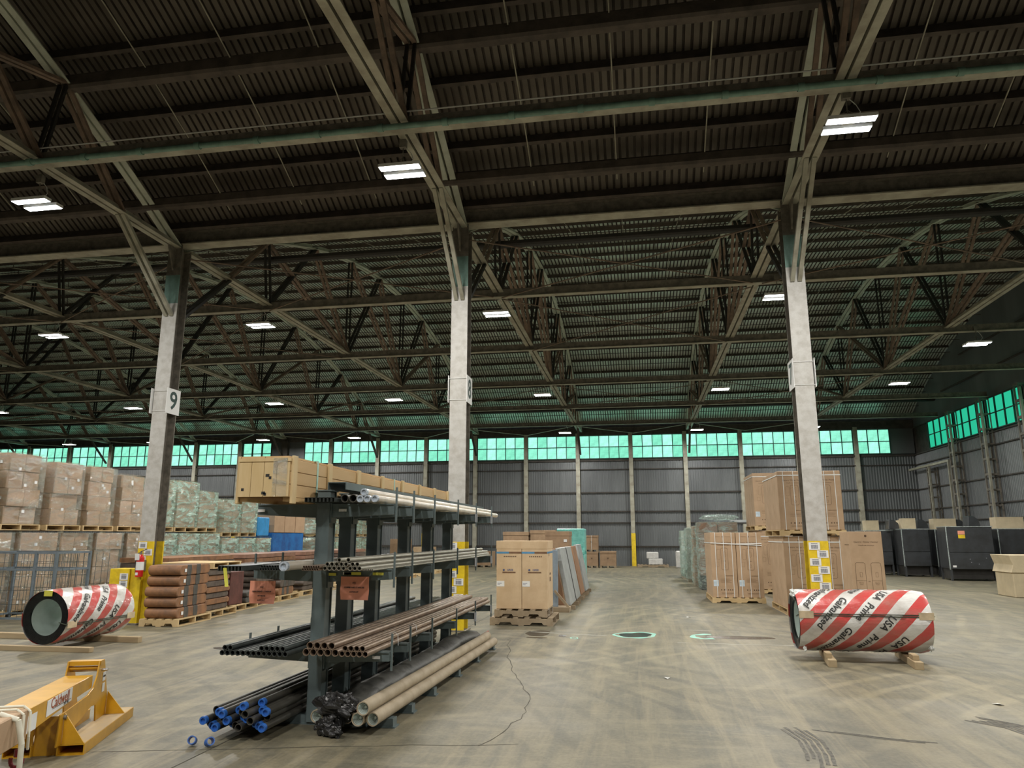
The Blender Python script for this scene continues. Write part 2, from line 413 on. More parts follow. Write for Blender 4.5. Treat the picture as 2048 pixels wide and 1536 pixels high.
def place_truss(parts, k, bay):
    if k == -1: s = 'over the column numbered 9'
    elif k == 0: s = 'over the column numbered 8, in the middle'
    elif k == 1: s = 'over the column behind the right steel coil'
    elif k == 2: s = 'nearest the right wall'
    else: s = '%s left of column 9' % {-2: 'first', -3: 'second', -4: 'third', -5: 'fourth', -6: 'fifth', -7: 'sixth', -8: 'seventh'}[k]
    t = thing('roof_truss', 'arched steel roof truss of the %s bay, %s' % (bay, s), 'truss', (tx(k), 0, 0), group='roof trusses of the %s bay' % bay)
    for n, me in parts: put(n, me, t)
FP, NPT = truss_parts(FM), truss_parts(NM)
for k in TK: place_truss(FP, k, 'far')
for k in range(-3, 3): place_truss(NPT, k, 'near')

# ---- long members across the hall
def beam(name, y, z, m, w_, h, label, flange=None, x0=XL+.2, x1=XR-.1):
    mb = MB(); mb.box((x0, y-w_/2, z-h/2), (x1, y+w_/2, z+h/2))
    o = mb.build(name, m, None); 
    if flange:
        fb = MB(); fb.box((x0, y-flange/2, z-h/2-.015), (x1, y+flange/2, z-h/2)); o2 = fb.build('flange', M['chord'], o)
    return tag(o, label, 'beam')
# eave girder on the column line: built-up, pale bottom flange
t = thing('eave_girder', 'deep grey steel girder with pale flange running over the three columns', 'girder', (0, 0, 0))
mb = MB(); mb.box((XL+.2, YC-.03, 7.48), (XR-.1, YC+.0, 7.75)); mb.build('web_plate', M['cold'], t)
mb = MB(); mb.box((XL+.2, YC-.17, 7.455), (XR-.1, YC+.13, 7.48)); mb.build('bottom_flange', M['chord'], t)
mb = MB(); mb.box((XL+.2, YC-.13, 7.745), (XR-.1, YC+.13, 7.76)); mb.build('top_flange', M['cold'], t)
NMS = {16.59: 'first', 21.79: 'second', 27.19: 'third', 32.59: 'fourth', 37.79: 'fifth'}
for y, nm in NMS.items():
    o = beam('tie_beam', y, 7.36, M['cold'], .03, .20, 'long grey steel tie beam under the far trusses, %s beyond the columns' % nm, .17)
    o['group'] = 'tie beams under the trusses'
o = beam('tie_beam', 9.17, 7.44, M['cold'], .03, .22, 'long brown tie beam carrying the pale green pipe above the near lights', .14); o['group'] = 'tie beams under the trusses'
for y, z, h, lb in ((9.55, 9.02, .26, 'dark brown round-edged strut high under the near roof, top of the picture'), (11.9, 7.95, .22, 'dark brown strut close above the eave girder under the near roof'),
                 (16.6, 8.62, .14, 'black roof strut just behind the columns above the first tie beam'), (37.9, 8.15, .24, 'thick black roof strut low under the far roof near the green windows')):
    o = tag(MB().box((XL+.2, y-.11, z-h/2), (XR-.1, y+.11, z+h/2)).build('roof_strut', M['purlin'] if y < 13 else M['webdk'], None, bevel=.04), lb, 'strut')
# pale green sprinkler main under the near tie beam, with couplings
t = thing('sprinkler_pipe', 'long pale green pipe with couplings running under the near tie beam', 'pipe', (0, 8.98, 7.29))
MB().tube((-40, 0, 0), (XR-.3, 0, 0), .042, 12).build('pipe_run', M['teal'], t)
cm = MB().tube((-.04, 0, 0), (.04, 0, 0), .058, 10).mesh('coupling', M['teal'])
for i in range(26): put('coupling', cm, t, (-12+i*.95, 0, 0))
tag(MB().tube((-40, 9.1, 7.59), (XR-.3, 9.1, 7.59), .011, 6).build('conduit', M['white']), 'thin pale cable strung along the top of the near tie beam', 'cable')
# thin bracing rods in the chord plane
br = []
for k in range(-7, 2):
    for (ya, yb) in ((12.9, 16.59), (16.59, 21.79), (27.19, 32.59), (37.79, 41.3)):
        if ya == 16.59 and k % 2: continue
        br.append((k, ya, yb))
mbs = {}
for k, ya, yb in br:
    if (ya, yb) not in mbs:
        if yb > 40: mbs[(ya, yb)] = MB().prism([(.1, ya+.15), (.15, ya+.10), (3.0, yb-.30), (5.85, ya+.10), (5.9, ya+.15), (3.0, yb-.24)], 7.215, 7.24, axis='z').mesh('brace', M['chord'])
        else: mbs[(ya, yb)] = MB().tube((.1, ya+.1, 7.24), (5.9, yb-.1, 7.24), .014, 6).tube((.1, yb-.1, 7.21), (5.9, ya+.1, 7.21), .014, 6).mesh('brace', M['web'])
    nm_ = {12.9: 'first', 16.59: 'second', 27.19: 'fourth', 37.79: 'last'}[ya]
    o = put('cross_brace', mbs[(ya, yb)], None, (tx(k), 0, 0))
    tag(o, 'thin steel bracing rods between far trusses, %s row' % nm_, 'brace', 'bracing rods, %s row' % nm_)
# ================================================================ columns
def column_mesh():
    mb = MB()
    mb.box((-.155, -.155, 0), (.155, -.135, 7.5)); mb.box((-.155, .135, 0), (.155, .155, 7.5)); return mb.mesh('flanges', M['colp'])
def column(k, label, ytop):
    t = thing('steel_column', label, 'column', (tx(k), YC, 0))
    MB().box((-.155, -.155, ytop), (.155, -.135, 6.2)).build('front_flange', M['colp'], t)
    MB().box((-.155, .135, ytop), (.155, .155, 7.4)).build('rear_flange', M['cold'], t)
    MB().box((-.012, -.135, .02), (.012, .135, 7.4)).build('web_plate', M['cold'], t)
    mb = MB(); mb.box((-.158, -.16, .02), (.158, -.132, ytop)); mb.box((-.158, .132, .02), (.158, .16, ytop)); mb.build('yellow_band', M['coly'], t)
    MB().box((-.2, -.2, 0), (.2, .2, .02)).build('base_plate', M['cold'], t)
    MB().box((-.155, -.155, 6.2), (.155, -.14, 6.8)).build('splice_plate', M['teal'], t); MB().box((-.155, -.155, 6.8), (.155, -.14, 7.45)).build('top_plate', M['cold'], t)
    mb = MB(); mb.prism([(-.45, 7.5), (.30, 7.5), (.2, 6.9), (-.18, 6.9)], -.016, .016, axis='x'); mb.build('gusset_plate', M['cold'], t)
    return t
C9 = column(-1, 'grey painted steel column with a yellow foot and the number 9 sign', 1.5)
C8 = column(0, 'grey white steel column behind the pipe rack with the number 8 sign', 1.5)
C7 = column(1, 'pale steel column behind the right steel coil, yellow foot covered in barcodes', 1.52)
for k in (-2, 2): column(k, 'grey steel column outside the picture, %s' % ('left' if k < 0 else 'right'), 1.5)
# number signs: two white boards cable-tied on the two sides of each column
def sign(col, num, x, z, mid_w=.35):
    t = thing('column_sign', 'white number %s sign boards tied to the %s column' % (num, {'9': 'left', '8': 'middle', '7': 'right'}[num]), 'sign', (x, YC, z))
    for s, face in ((1, '+x'), (-1, '-x')):
        b = MB().box((s*.175-.004, -.22, -.25), (s*.175+.004, .20, .25)).build('board', M['white'], t)
        text(num, .50, MATS_DG, b, (s*.181, -.01, 0), face, bold=.008)
    mb = MB()
    for z_ in (-.2, .2):
        mb.bar((-.175, -.165, z_), (.175, -.165, z_), .006, .006)
    mb.build('cable_tie', M['white'], t)
MATS_DG = mat('dark green numeral paint', (.03, .07, .06), .6)
sign(C9, '9', tx(-1), 4.2); sign(C8, '8', tx(0), 4.23); sign(C7, '7', tx(1), 4.3)
# barcode placards
def placard_mesh(n=9):
    mb = MB(); mb.box((-.085, 0, -.058), (.085, .003, .058), 0)
    mb.box((-.05, -.001, .036), (.05, 0, .044), 1)
    random.seed(3); x = -.05
    while x < .05:
        w_ = random.choice((.003, .005, .007)); mb.box((x, -.001, -.042), (x+w_, 0, .022), 1); x += w_+.0035
    return mb.mesh('barcode_placard', [M['white'], M['grayprint']])
PL = placard_mesh()
def placards(col, zs, who):
    for i, z in enumerate(zs):
        s = -.06 if i % 2 == 0 else .06
        put('barcode_placard', PL, col, (s, -.166, z))
placards(C7, [1.44-.125*i for i in range(11)], 'right')
placards(C8, [1.43, 1.26, .95, .82, .69, .56], 'middle')
placards(C9, [1.43, 1.30, 1.17], 'left')
# yellow steel guard beside column 9 with placard
t = thing('column_guard', 'yellow painted steel box guard standing against the left column', 'guard', (tx(-1), YC, 0))
mb = MB(); mb.box((-.60, -.28, .03), (-.20, .1, 1.0)); mb.build('guard_box', M['coly'], t, bevel=.006)
MB().box((-.192, -.24, .03), (.02, -.17, 1.0)).build('side_plate', M['coly'], t)
MB().box((-.62, -.3, 0), (.05, .12, .03)).build('base_plate', M['cold'], t)
for z in (.86, .73): put('barcode_placard', PL, t, (-.30, -.286, z))
BLK = mat('black rubber', (.02, .02, .02), .5)
# fire extinguisher hung on the column
RED = mat('extinguisher red enamel', (.62, .02, .02), .3, 0, .05, 4, coat=.4)

CHR = mat('chrome', (.6, .6, .6), .25, .9)
t = thing('fire_extinguisher', 'red fire extinguisher hanging on the yellow foot of the left column', 'fire extinguisher', (tx(-1)+.02, YC-.30, .86))
mb = MB(); mb.tube((0, 0, 0), (0, 0, .34), .068, 18); mb.tube((0, 0, .34), (0, 0, .40), .068, 18, r2=.028); mb.build('cylinder', RED, t)
MB().tube((0, 0, .12), (0, 0, .27), .0695, 18, cap=False).build('label_sleeve', M['white'], t)
MB().tube((0, 0, .40), (0, 0, .45), .02, 10).build('valve', CHR, t)
MB().bar((-.01, 0, .45), (.13, -.02, .50), .018, .014).bar((-.01, 0, .43), (.12, -.02, .42), .018, .01).build('lever', CHR, t)
MB().path([(-.02, -.02, .43), (-.075, -.02, .40), (-.088, 0, .25), (-.08, 0, .06)], .011, 8).build('hose', BLK, t)
MB().cbox((-.02, -.075, .36), (.09, .004, .12), rx=.1).build('inspection_tag', M['white'], t)
MB().box((-.03, -.071, .03), (.02, -.067, .08)).build('sticker', M['white'], t)
MB().box((-.03, .06, .1), (.03, .13, .3)).build('wall_bracket', M['cold'], t)

# ================================================================ LED high bay lights
def light_proto():
    t = put('high_bay_light', None, None)
    mb = MB(); mb.box((-.31, -.20, .0), (.31, -.05, .05)); mb.box((-.31, .05, .0), (.31, .20, .05)); mb.box((-.08, -.05, .03), (.08, .05, .10)); mb.build('housing', M['white'], t, bevel=.004)
    for s in (-1, 1): MB().box((-.30, s*.125-.062, -.006), (.30, s*.125+.062, 0)).build('led_panel', LED, t)
    mb = MB(); mb.path([(0, 0, .10), (.0, 0, .40)], .008, 6); mb.path([(-.25, 0, .05), (0, 0, .22), (.25, 0, .05)], .004, 5); mb.build('hanger', M['cold'], t)
    MB().path([(.1, 0, .1), (.16, 0, .18), (.12, .02, .3), (.02, .02, .42)], .006, 6).build('cord', M['white'], t)
    MB().box((-.05, -.04, .38), (.05, .04, .52)).build('junction_box', M['cold'], t)
    return t
LP = light_proto()
LPOS = [(-9.48, 9.55, 'near row, left'), (-3.28, 9.5, 'near row, middle'), (2.88, 9.3, 'near row, upper right'),
 (-15.4, 16.62, 'second row, far left'), (-9.4, 16.65, 'second row, right of the left column'), (-3.25, 16.7, 'second row, right of the middle column'), (3.24, 16.5, 'second row, left of the right column'),
 (9.5, 21.75, 'at the right edge above the black crates'), (9.2, 27.19, 'third row, right of the right column'), (3.08, 27.19, 'third row, left of the right column'), (-3.5, 27.19, 'third row, right of the middle column'),
 (-9.42, 27.19, 'third row, left of the middle column'), (-14.5, 27.19, 'third row, above the timber crate'), (-20.9, 27.19, 'third row, left of the left column'), (-27.4, 27.19, 'third row, at the left edge'),
 (3.02, 37.79, 'last row, between middle and right columns'), (-3.7, 37.79, 'last row, right of the middle column'), (8.6, 37.79, 'last row, just right of the right column'), (-15.3, 37.79, 'last row, left of the middle column'),
 (-20.7, 37.79, 'last row, above the timber crate'), (-27.5, 37.79, 'last row, beside the left column'), (-33.0, 37.79, 'last row, farthest left'),
 (-9.4, 1.0, None), (-3.3, 1.0, None), (2.9, 1.0, None), (-15.5, 4.0, None), (9.2, 9.4, None), (9.2, 2.0, None), (-3.3, -7, None), (9.3, 15.5, None), (-15.5, 9.5, None)]
AL = bpy.data.lights.new('lamp_light', 'AREA'); AL.shape = 'RECTANGLE'; AL.size = .6; AL.size_y = .12; AL.energy = LAMP_POWER/2; AL.color = (1.0, .96, .90)
first = True
for x, y, s in LPOS:
    lb = 'LED high bay light hanging from the roof, ' + (s if s else 'out of the picture above the camera')
    if first: o = LP; o.location = (x, y, 6.87); first = False; tag(o, lb, 'light', 'LED high bay lights')
    else: o = dup(LP, (x, y, 6.87), 0, lb, 'LED high bay lights')
    if s is None: o['label'] = 'LED high bay light hanging behind the camera, outside the picture'
    o['category'] = 'light'
    for q in (-1, 1):
        a = bpy.data.objects.new('lamp_light', AL); COL.objects.link(a); a.parent = o; a.location = (0, q*.125, -.012)
# ================================================================ cantilever rack
GRN = mat('dark grey green rack paint', (.125, .165, .168), .42, .1, .1, 5, col2=(.095, .125, .128))
GRY = mat('pale grey arm end paint', (.30, .31, .33), .5, 0, .05, 5)
CARD = mat('kraft cardboard', (.46, .32, .20), .75, 0, .08, 4, col2=(.40, .27, .165))
CARDL = mat('light kraft cardboard', (.60, .45, .28), .75, 0, .06, 4, col2=(.53, .38, .23))
CARDD = mat('darker kraft cardboard', (.36, .24, .145), .75, 0, .1, 4)
TUBE = mat('dusty cardboard tube', (.42, .35, .25), .7, 0, .1, 5, col2=(.33, .27, .18))
TUBEW = mat('plastic sleeved cardboard tube', (.62, .56, .46), .35, 0, .1, 5, coat=.3)
PIPEL = mat('dusty galvanised pipe', (.40, .38, .31), .4, .5, .1, 6)
PIPEC = mat('brown mill steel pipe', (.34, .25, .18), .36, .5, .12, 6, col2=(.22, .16, .12))
PIPED = mat('dark steel pipe', (.10, .115, .11), .4, .5, .12, 6)
PIPEK = mat('black steel pipe', (.10, .095, .08), .45, .4, .12, 6)
HOLE = mat('pipe bore', (.008, .006, .006), .8)
BLUE = mat('blue plastic cap', (.03, .14, .50), .4, 0, .1, 20)
GALV = mat('bright galvanised steel', (.62, .70, .66), .3, .45, .1, 8)
BAG = mat('crumpled black polythene', (.018, .018, .018), .25, 0, .1, 8, bmp=.6, bscale=40, coat=.3)
TARP = mat('dusty black polythene', (.07, .07, .06), .5, 0, .3, 5, bmp=.5, bscale=14)
ORG = mat('salmon paper', (.80, .33, .22), .7, 0, .04, 6)
YEL = mat('yellow label', (.75, .72, .10), .6, 0, .05, 6)
TAPE = mat('clear tape over end cap', (.55, .62, .70), .2, .1, .2, 30, bmp=.5, bscale=60)
RX = -2.85
rack = thing('cantilever_rack', 'dark green grey cantilever rack holding pipes, in front of the middle column', 'rack', (RX, 6.45, 0))
PYS = [0, .53, 1.28, 2.33, 3.35, 4.40]
def arm_mesh(z1, h, side, L=.66):
    mb = MB(); s = side
    mb.prism([(s*.06, z1), (s*L, z1), (s*L, z1-h*.78), (s*.06, z1-h)][::s], -.035, .035)
    mb.prism([(s*.06, z1+.001), (s*L, z1+.001), (s*L, z1-.008), (s*.06, z1-.008)][::s], -.05, .05)
    mb.box((min(s*.055, s*.075), -.06, z1-h-.05), (max(s*.055, s*.075), .06, z1+.04)); return mb.mesh('arm', GRN)
pin = MB().box((-.008, -.008, -.16), (.008, .008, .15)).mesh('stop_pin', GRN)
pinu = MB().box((-.008, -.008, -.03), (.008, .008, .13)).mesh('stop_pin', GRN)
cap = MB().box((-.004, -.06, -.055), (.004, .06, .055)).mesh('end_cap', GRY)
post = MB(); post.box((-.0625, -.075, .02), (.0625, -.063, 2.0)); post.box((-.0625, .063, .02), (.0625, .075, 2.0)); post.box((-.05, -.063, .02), (.05, .063, 2.0)); post.box((-.075, -.085, 2.0), (.075, .085, 2.015))
post = post.mesh('post', GRN, .004)
foot = MB(); foot.box((-.74, -.06, 0), (.74, .06, .012)); foot.box((-.72, -.05, .012), (.72, .05, .075)); foot.prism([(.06, .075), (.10, .075), (.06, .20)], -.01, .01); foot.prism([(-.06, .075), (-.10, .075), (-.06, .20)], -.01, .01)
foot = foot.mesh('foot', GRN)
ARMS = [(1.885, .12), (1.31, .115), (.61, .10)]
am = {(i, s): arm_mesh(z, h, s) for i, (z, h) in enumerate(ARMS) for s in (-1, 1)}
for j, py in enumerate(PYS):
    put('post', post, rack, (0, py, 0)); put('foot', foot, rack, (0, py, 0))
    for i, (z, h) in enumerate(ARMS):
        for s in (-1, 1):
            a = put('arm', am[i, s], rack, (0, py, 0))
            if i < 3: put('stop_pin', pin if s > 0 else pinu, a, (s*.672, 0, z))
            if s > 0 and j >= 4: put('end_cap', cap, a, (.672, 0, z-.05), label='pale grey arm end cap')
for a, b in zip(PYS, PYS[1:]):
    if b-a > .7: MB().bar((0, a+.08, .35), (0, b-.08, .35), .04, .05).bar((0, a+.08, 1.95), (0, b-.08, 1.95), .04, .05).build('brace', GRN, rack)
mb = MB(); mb.prism([(.02, .62), (.02, .42), (.20, .51), (.20, .62)], -.02, .02); mb.build('knee_plate', GRN, rack)
for x, z, c, w_ in ((.18, 1.83, 'W', .075), (-.62, 1.83, 'W', .07), (.10, 1.262, 'Y', .09), (.30, 1.27, 'Y', .16), (.25, 1.271, 'W', .08), (.54, 1.27, 'Y', .10), (.55, .565, 'W', .07)):
    y_ = -.052 if z > 0 else 0
    o = MB().box((x-w_/2, -.054, z-.012), (x+w_/2, -.051, z+.012)).build('arm_label', YEL if c == 'Y' else GRY if False else (YEL if c == 'Y' else M['white']), rack)
    o['label'] = 'yellow arm label' if c == 'Y' else 'white arm label'
tag(MB().box((-2.82, 6.38, 2.077), (-2.64, 12.45, 2.085)).box((-2.82, 6.38, 2.017), (-2.812, 12.45, 2.077)).box((-2.648, 6.38, 2.017), (-2.64, 12.45, 2.077)).build('steel_channel', GRN), 'long grey steel channel lying along the very top of the pipe rack', 'steel channel')

# ---- pipes
PM_ = {}
def pipe(x, z, r, y0, L, m, label, group, name='steel_pipe', dx=0, n=12, capm=None, wall=.18):
    k = (round(r, 4), round(L, 2), m.name, capm and capm.name, n)
    if k not in PM_:
        mb = MB(); ri = r*(1-wall)
        mb.tube((0, 0, 0), (0, L, 0), r, n, True, ri=ri)
        mb.add([(ri*math.cos(2*PI*i/n), .12, ri*math.sin(2*PI*i/n)) for i in range(n)], [tuple(range(n))], 1)
        mb.add([(ri*math.cos(2*PI*i/n), L-.12, ri*math.sin(2*PI*i/n)) for i in range(n)], [tuple(range(n))], 1)
        PM_[k] = mb.mesh(name, [m, HOLE])
        if capm:
            cb = MB().tube((0, -.004, 0), (0, .032, 0), r*1.05, n, True, ri=ri*.8); cb.add([(ri*.8*math.cos(2*PI*i/n), .01, ri*.8*math.sin(2*PI*i/n)) for i in range(n)], [tuple(range(n))], 0 if capm != BLUE else 0)
            PM_[k+(1,)] = cb.mesh('end_cap', capm)
    o = put(name, PM_[k], None, (x, y0, z), rot=(0, 0, -dx/L))
    if capm: put('end_cap', PM_[k+(1,)], o, label={'blue plastic cap': 'blue plastic end cap', 'clear tape over end cap': 'taped silver end cap'}.get(capm.name, 'end cap'))
    return tag(o, label, 'pipe', group)
R1 = 1.89
for x in (-2.575, -2.497): pipe(x, R1+.037, .036, 6.2, 5.2, PIPEK, 'wide dark-bored pipe on the top right rack arms', 'two wide pipes on the top arms', n=16)
for i, (x, z) in enumerate([(-2.43, R1+.033), (-2.364, R1+.033), (-2.397, R1+.09), (-2.295, R1+.033)]):
    pipe(x, z, .031, 6.2, 5.6, TUBEW, 'tan sleeved tube with silvery taped end on the top arms, %s' % ['leftmost', 'second from left', 'on top of others', 'rightmost'][i], 'taped tubes on the top arms', 'cardboard_tube', capm=TAPE, n=14)
def channel(x, z, w_, h, y0, L, m, label, group):
    mb = MB(); t = .004; mb.box((-w_/2, 0, -h/2), (-w_/2+t, L, h/2)); mb.box((w_/2-t, 0, -h/2), (w_/2, L, h/2)); mb.box((-w_/2, 0, h/2-t), (w_/2, L, h/2))
    return tag(put('steel_channel', mb.mesh('steel_channel', m), None, (x, y0, z)), label, 'steel channel', group)
for i in range(8): channel(-2.90+.036*i, R1+.024, .032, .04, 6.12, 5.0, PIPED, 'small dark strut channel on top arms by the post', 'strut channels on the top arms')
for i in range(7): channel(-3.46+.031*i, 1.31+.026, .028, .042, 5.75, 5.2, PIPED, 'small dark strut channel, left end of middle arms', 'strut channels on the middle arms')
for i in range(16): pipe(-3.20+.0245*(i % 8)+(.012 if i > 7 else 0), 1.31+.013+(.022 if i > 7 else 0), .0118, 5.95, 5.2, PIPED, 'thin dark pipe, %s layer of middle left bundle' % ('upper' if i > 7 else 'lower'), 'thin dark pipes on the middle arms', n=8)
pipe(-2.965, 1.31+.04, .038, 5.9, 5.2, TUBEW, 'tan tube with a silvery taped end on the middle rack arms', None, 'cardboard_tube', capm=TAPE, n=16)
for i in range(14):
    c = i % 7; r_ = i//7
    pipe(-2.83+.022*c+.010*r_-(.0), 1.31+.012+.021*r_, .0105, 5.98, 5.2, PIPEC, 'thin brown pipe, %s layer, middle arms by the post' % ('upper' if r_ else 'lower'), 'thin brown pipes on the middle arms', n=8)
for i, x in enumerate((-2.664, -2.622, -2.580, -2.538, -2.496, -2.437, -2.395, -2.353)):
    pipe(x, 1.31+.020, .019, 6.05, 5.4, PIPEL, 'pale dusty pipe, bottom layer on middle right arms', 'pale pipes on the middle arms, bottom layer')
for i, x in enumerate((-2.643, -2.601, -2.559, -2.517, -2.475, -2.416, -2.374)):
    pipe(x, 1.31+.054, .019, 6.05, 5.4, PIPEL, 'pale dusty pipe, second layer on middle right arms', 'pale pipes on the middle arms, second layer')
for i, x in enumerate((-2.538, -2.455)): pipe(x, 1.31+.089, .019, 6.05, 5.4, PIPEL, 'pale dusty pipe lying on top of the middle right bundle, %s of two' % ('left' if i == 0 else 'right'), 'pale pipes on the middle arms, top layer')
for i in range(6): pipe(-2.318+.016*i, 1.31+.008, .0075, 6.05, 5.0, PIPEL, 'pencil-thin pale pipe, right end of middle arms', 'thin pale pipes on the middle arms', n=7)
R3 = .61
for i, x in enumerate((-2.815, -2.751, -2.687, -2.623, -2.556)): pipe(x, R3+.031, .0305, 6.1, 5.2, PIPEC, 'wide brown pipe, bottom layer on low right arms', 'wide brown pipes, bottom layer', n=16)
for i, x in enumerate((-2.783, -2.719, -2.655, -2.590)): pipe(x, R3+.084, .0305, 6.1, 5.2, PIPEC, 'wide brown pipe, top layer on low right arms', 'wide brown pipes, top layer', n=16)
for i in range(5): pipe(-2.495+.051*i, R3+.025, .0245, 6.1, 5.1, PIPEC, 'narrow brown pipe, bottom layer on low right arms', 'narrow brown pipes, bottom layer', n=14)
for i in range(4): pipe(-2.470+.051*i, R3+.068, .0245, 6.1, 5.1, PIPEC, 'narrow brown pipe, top layer on low right arms', 'narrow brown pipes, top layer', n=14)
for i in range(13): pipe(-3.525+.0475*i, R3+.023, .0225, 6.0, 5.2, PIPED, 'dark pipe, bottom layer on low left arms', 'dark pipes on the low left arms, bottom layer')
for i, x in enumerate((-3.502, -3.454, -3.169, -3.122, -3.074, -3.027, -2.979)): pipe(x, R3+.064, .0225, 6.0, 5.2, PIPED, 'dark pipe, upper layer on low left arms', 'dark pipes on the low left arms, upper layer')
# bundle with blue caps on the floor feet (left)
Z0 = .078
k = 0
rows = [[-3.51, -3.448, -3.386, -3.322, -3.260, -3.198, -3.136, -3.07, -3.008], [-3.479, -3.417, -3.354, -3.291, -3.229, -3.167, -3.10, -3.036], [-3.448, -3.386, -3.322, -3.260, -3.198, -3.136, -3.07, -3.008], [-3.167, -3.09]]
for r_, row in enumerate(rows):
    for x in row:
        cap_ = (k*7+r_*3) % 5 not in (0, 3); k += 1
        pipe(x, Z0+.031+.0535*r_, .0305, 5.72+.22*((k*37) % 10)/10, 5.0, PIPEK, 'black pipe %s, %s layer of floor pile' % ('with blue cap' if cap_ else 'with open end', ['bottom', 'second', 'third', 'top'][r_]), 'floor level black pipes, %s layer%s' % (['bottom', 'second', 'third', 'top'][r_], ', capped' if cap_ else ''), capm=BLUE if cap_ else None, n=14)
for i, (x, y) in enumerate(((-3.50, 5.64), (-3.36, 5.62))):
    tag(MB().tube((0, 0, 0), (.02, .0, .06), .032, 12, ri=.025).build('pipe_cap', BLUE, None, loc=(x, y, .032-.0), rot=(1.2, 0, .5*i)), 'loose blue plastic cap lying on the floor under the black pipes, %s' % ('left' if i == 0 else 'right'), 'cap')
# galvanised duct liner: ridged bore
def big_tube(x, z, y0, L, label, dx, ridge=True):
    o = pipe(x, z, .054, y0, L, TUBE, label, 'cardboard covered tubes beside the rack', 'cardboard_tube', dx=dx, n=20, wall=.14)
    mb = MB()
    for i in range(5):
        ra = .046-.008*i; mb.tube((0, .012+.010*i, 0), (0, .022+.010*i, 0), ra, 18, False, r2=ra-.006)
    mb.tube((0, .06, 0), (0, .065, 0), .014, 12); mb.build('ribbed_end_plug', GALV, o); return o
big_tube(-2.70, .078+.056, 6.12, 4.5, 'cardboard tube with ribbed silver end, leftmost, against the front post', .10)
big_tube(-2.445, .078+.056, 6.15, 4.4, 'cardboard tube with ribbed silver end, half under the black bag', .10)
big_tube(-2.325, .078+.056, 6.08, 4.6, 'cardboard tube with ribbed silver end, third from the left', .10)
big_tube(-2.205, .078+.056, 6.10, 4.6, 'cardboard tube with ribbed silver end, rightmost at the bottom', .10)
big_tube(-2.262, .078+.056+.098, 6.02, 4.5, 'cardboard tube with ribbed silver end, lying on top of the others', .10)
# black plastic covered bundle with crumpled bag end
def sheet_loft(name, secs, m, label, cat, sub=1):
    """secs: list of rings of points; lofted skin"""
    mb = MB(); n = len(secs[0])
    for s_ in secs: mb.v += [tuple(p) for p in s_]
    for j in range(len(secs)-1):
        for i in range(n):
            mb.f.append([j*n+i, j*n+(i+1) % n, (j+1)*n+(i+1) % n, (j+1)*n+i]); mb.mi.append(0); mb.sm.append(True)
    mb.add(secs[0], [tuple(range(n))]); mb.add(secs[-1], [tuple(range(n-1, -1, -1))])
    return tag(mb.build(name, m), label, cat)
rnd = random.Random(4)
secs = []
for j in range(40):
    y = 6.3+4.3*j/39; dx = .10*j/39; e = 1.0 if j > 2 else .8
    prof = [(-2.64, .15), (-2.66, .22), (-2.60, .285), (-2.52, .31), (-2.44, .30), (-2.38, .26), (-2.345, .21), (-2.39, .20), (-2.45, .195), (-2.52, .195), (-2.58, .18)]
    if j > 24: prof = [(a, b+.03*math.sin((j-24)*.25)) for a, b in prof]
    secs.append([(a+dx+rnd.uniform(-.008, .008), y, b*e+(.078-.078)+rnd.uniform(-.007, .007)) for a, b in prof])
sheet_loft('covered_bundle', secs, TARP, 'long pipe bundle under dusty black plastic sheet beside the rack posts', 'bundle')
def crumple(name, c, r, m, seed, n=18, amp=.35, sq=(1, 1, 1), parent=None):
    rg = random.Random(seed); mb = MB(); R_ = n; V = []
    off = [[rg.uniform(-1, 1) for _ in range(6)] for _ in range(9)]
    for j in range(R_+1):
        th = PI*j/R_
        for i in range(2*R_):
            ph = PI*i/R_; d = 1
            for o_ in off: d += amp/4*math.sin(o_[0]*7*th+o_[1]*6+o_[2]*0)*math.cos(round(o_[3]*7)*ph+o_[4]*6)
            d += rg.uniform(-amp, amp)*.25
            V.append((c[0]+r*sq[0]*d*math.sin(th)*math.cos(ph), c[1]+r*sq[1]*d*math.sin(th)*math.sin(ph), c[2]+r*sq[2]*d*math.cos(th)))
    N = 2*R_; F = [(j*N+i, (j+1)*N+i, (j+1)*N+(i+1) % N, j*N+(i+1) % N) for j in range(R_) for i in range(N)]
    mb.add(V, F); return mb.build(name, m, parent)
t = thing('plastic_bag', 'crumpled black plastic bag ends hanging over the silver tube ends at the front post', 'bag', (0, 0, 0))
crumple('bag_body', (-2.55, 6.16, .19), .14, BAG, 3, 20, .5, (1.15, .6, .75), t)
crumple('bag_tail', (-2.60, 6.07, .07), .07, BAG, 5, 16, .5, (1.2, .7, .9), t)
crumple('bag_tail', (-2.50, 6.03, .045), .045, BAG, 8, 14, .45, (1.6, .9, .9), t)
crumple('bag_fold', (-2.42, 6.15, .215), .07, BAG, 11, 14, .5, (1.3, .8, .7), t)
RDP = mat('red painted pipe', (.42, .10, .07), .5)
for i in range(2): pipe(-2.33+.014*i-.0, .078+.125+.02*i, .0095, 6.08, 5.0, RDP, 'thin red pipe between the black bundle and top cardboard tube', 'two thin red pipes', n=8, dx=.05)
# cable-tie strings
for i, (x, y, z) in enumerate(((-2.31, 6.9, R3+.09), (-2.33, 7.55, R3+.09))):
    tag(MB().path([(x-.05, y, z), (x, y-.01, z+.02), (x+.04, y-.02, z), (x+.05, y-.03, z-.10)], .003, 5).build('tie_string', M['white']), 'white tie string hanging from the brown pipes, %s one' % ('nearer' if i == 0 else 'farther'), 'string')
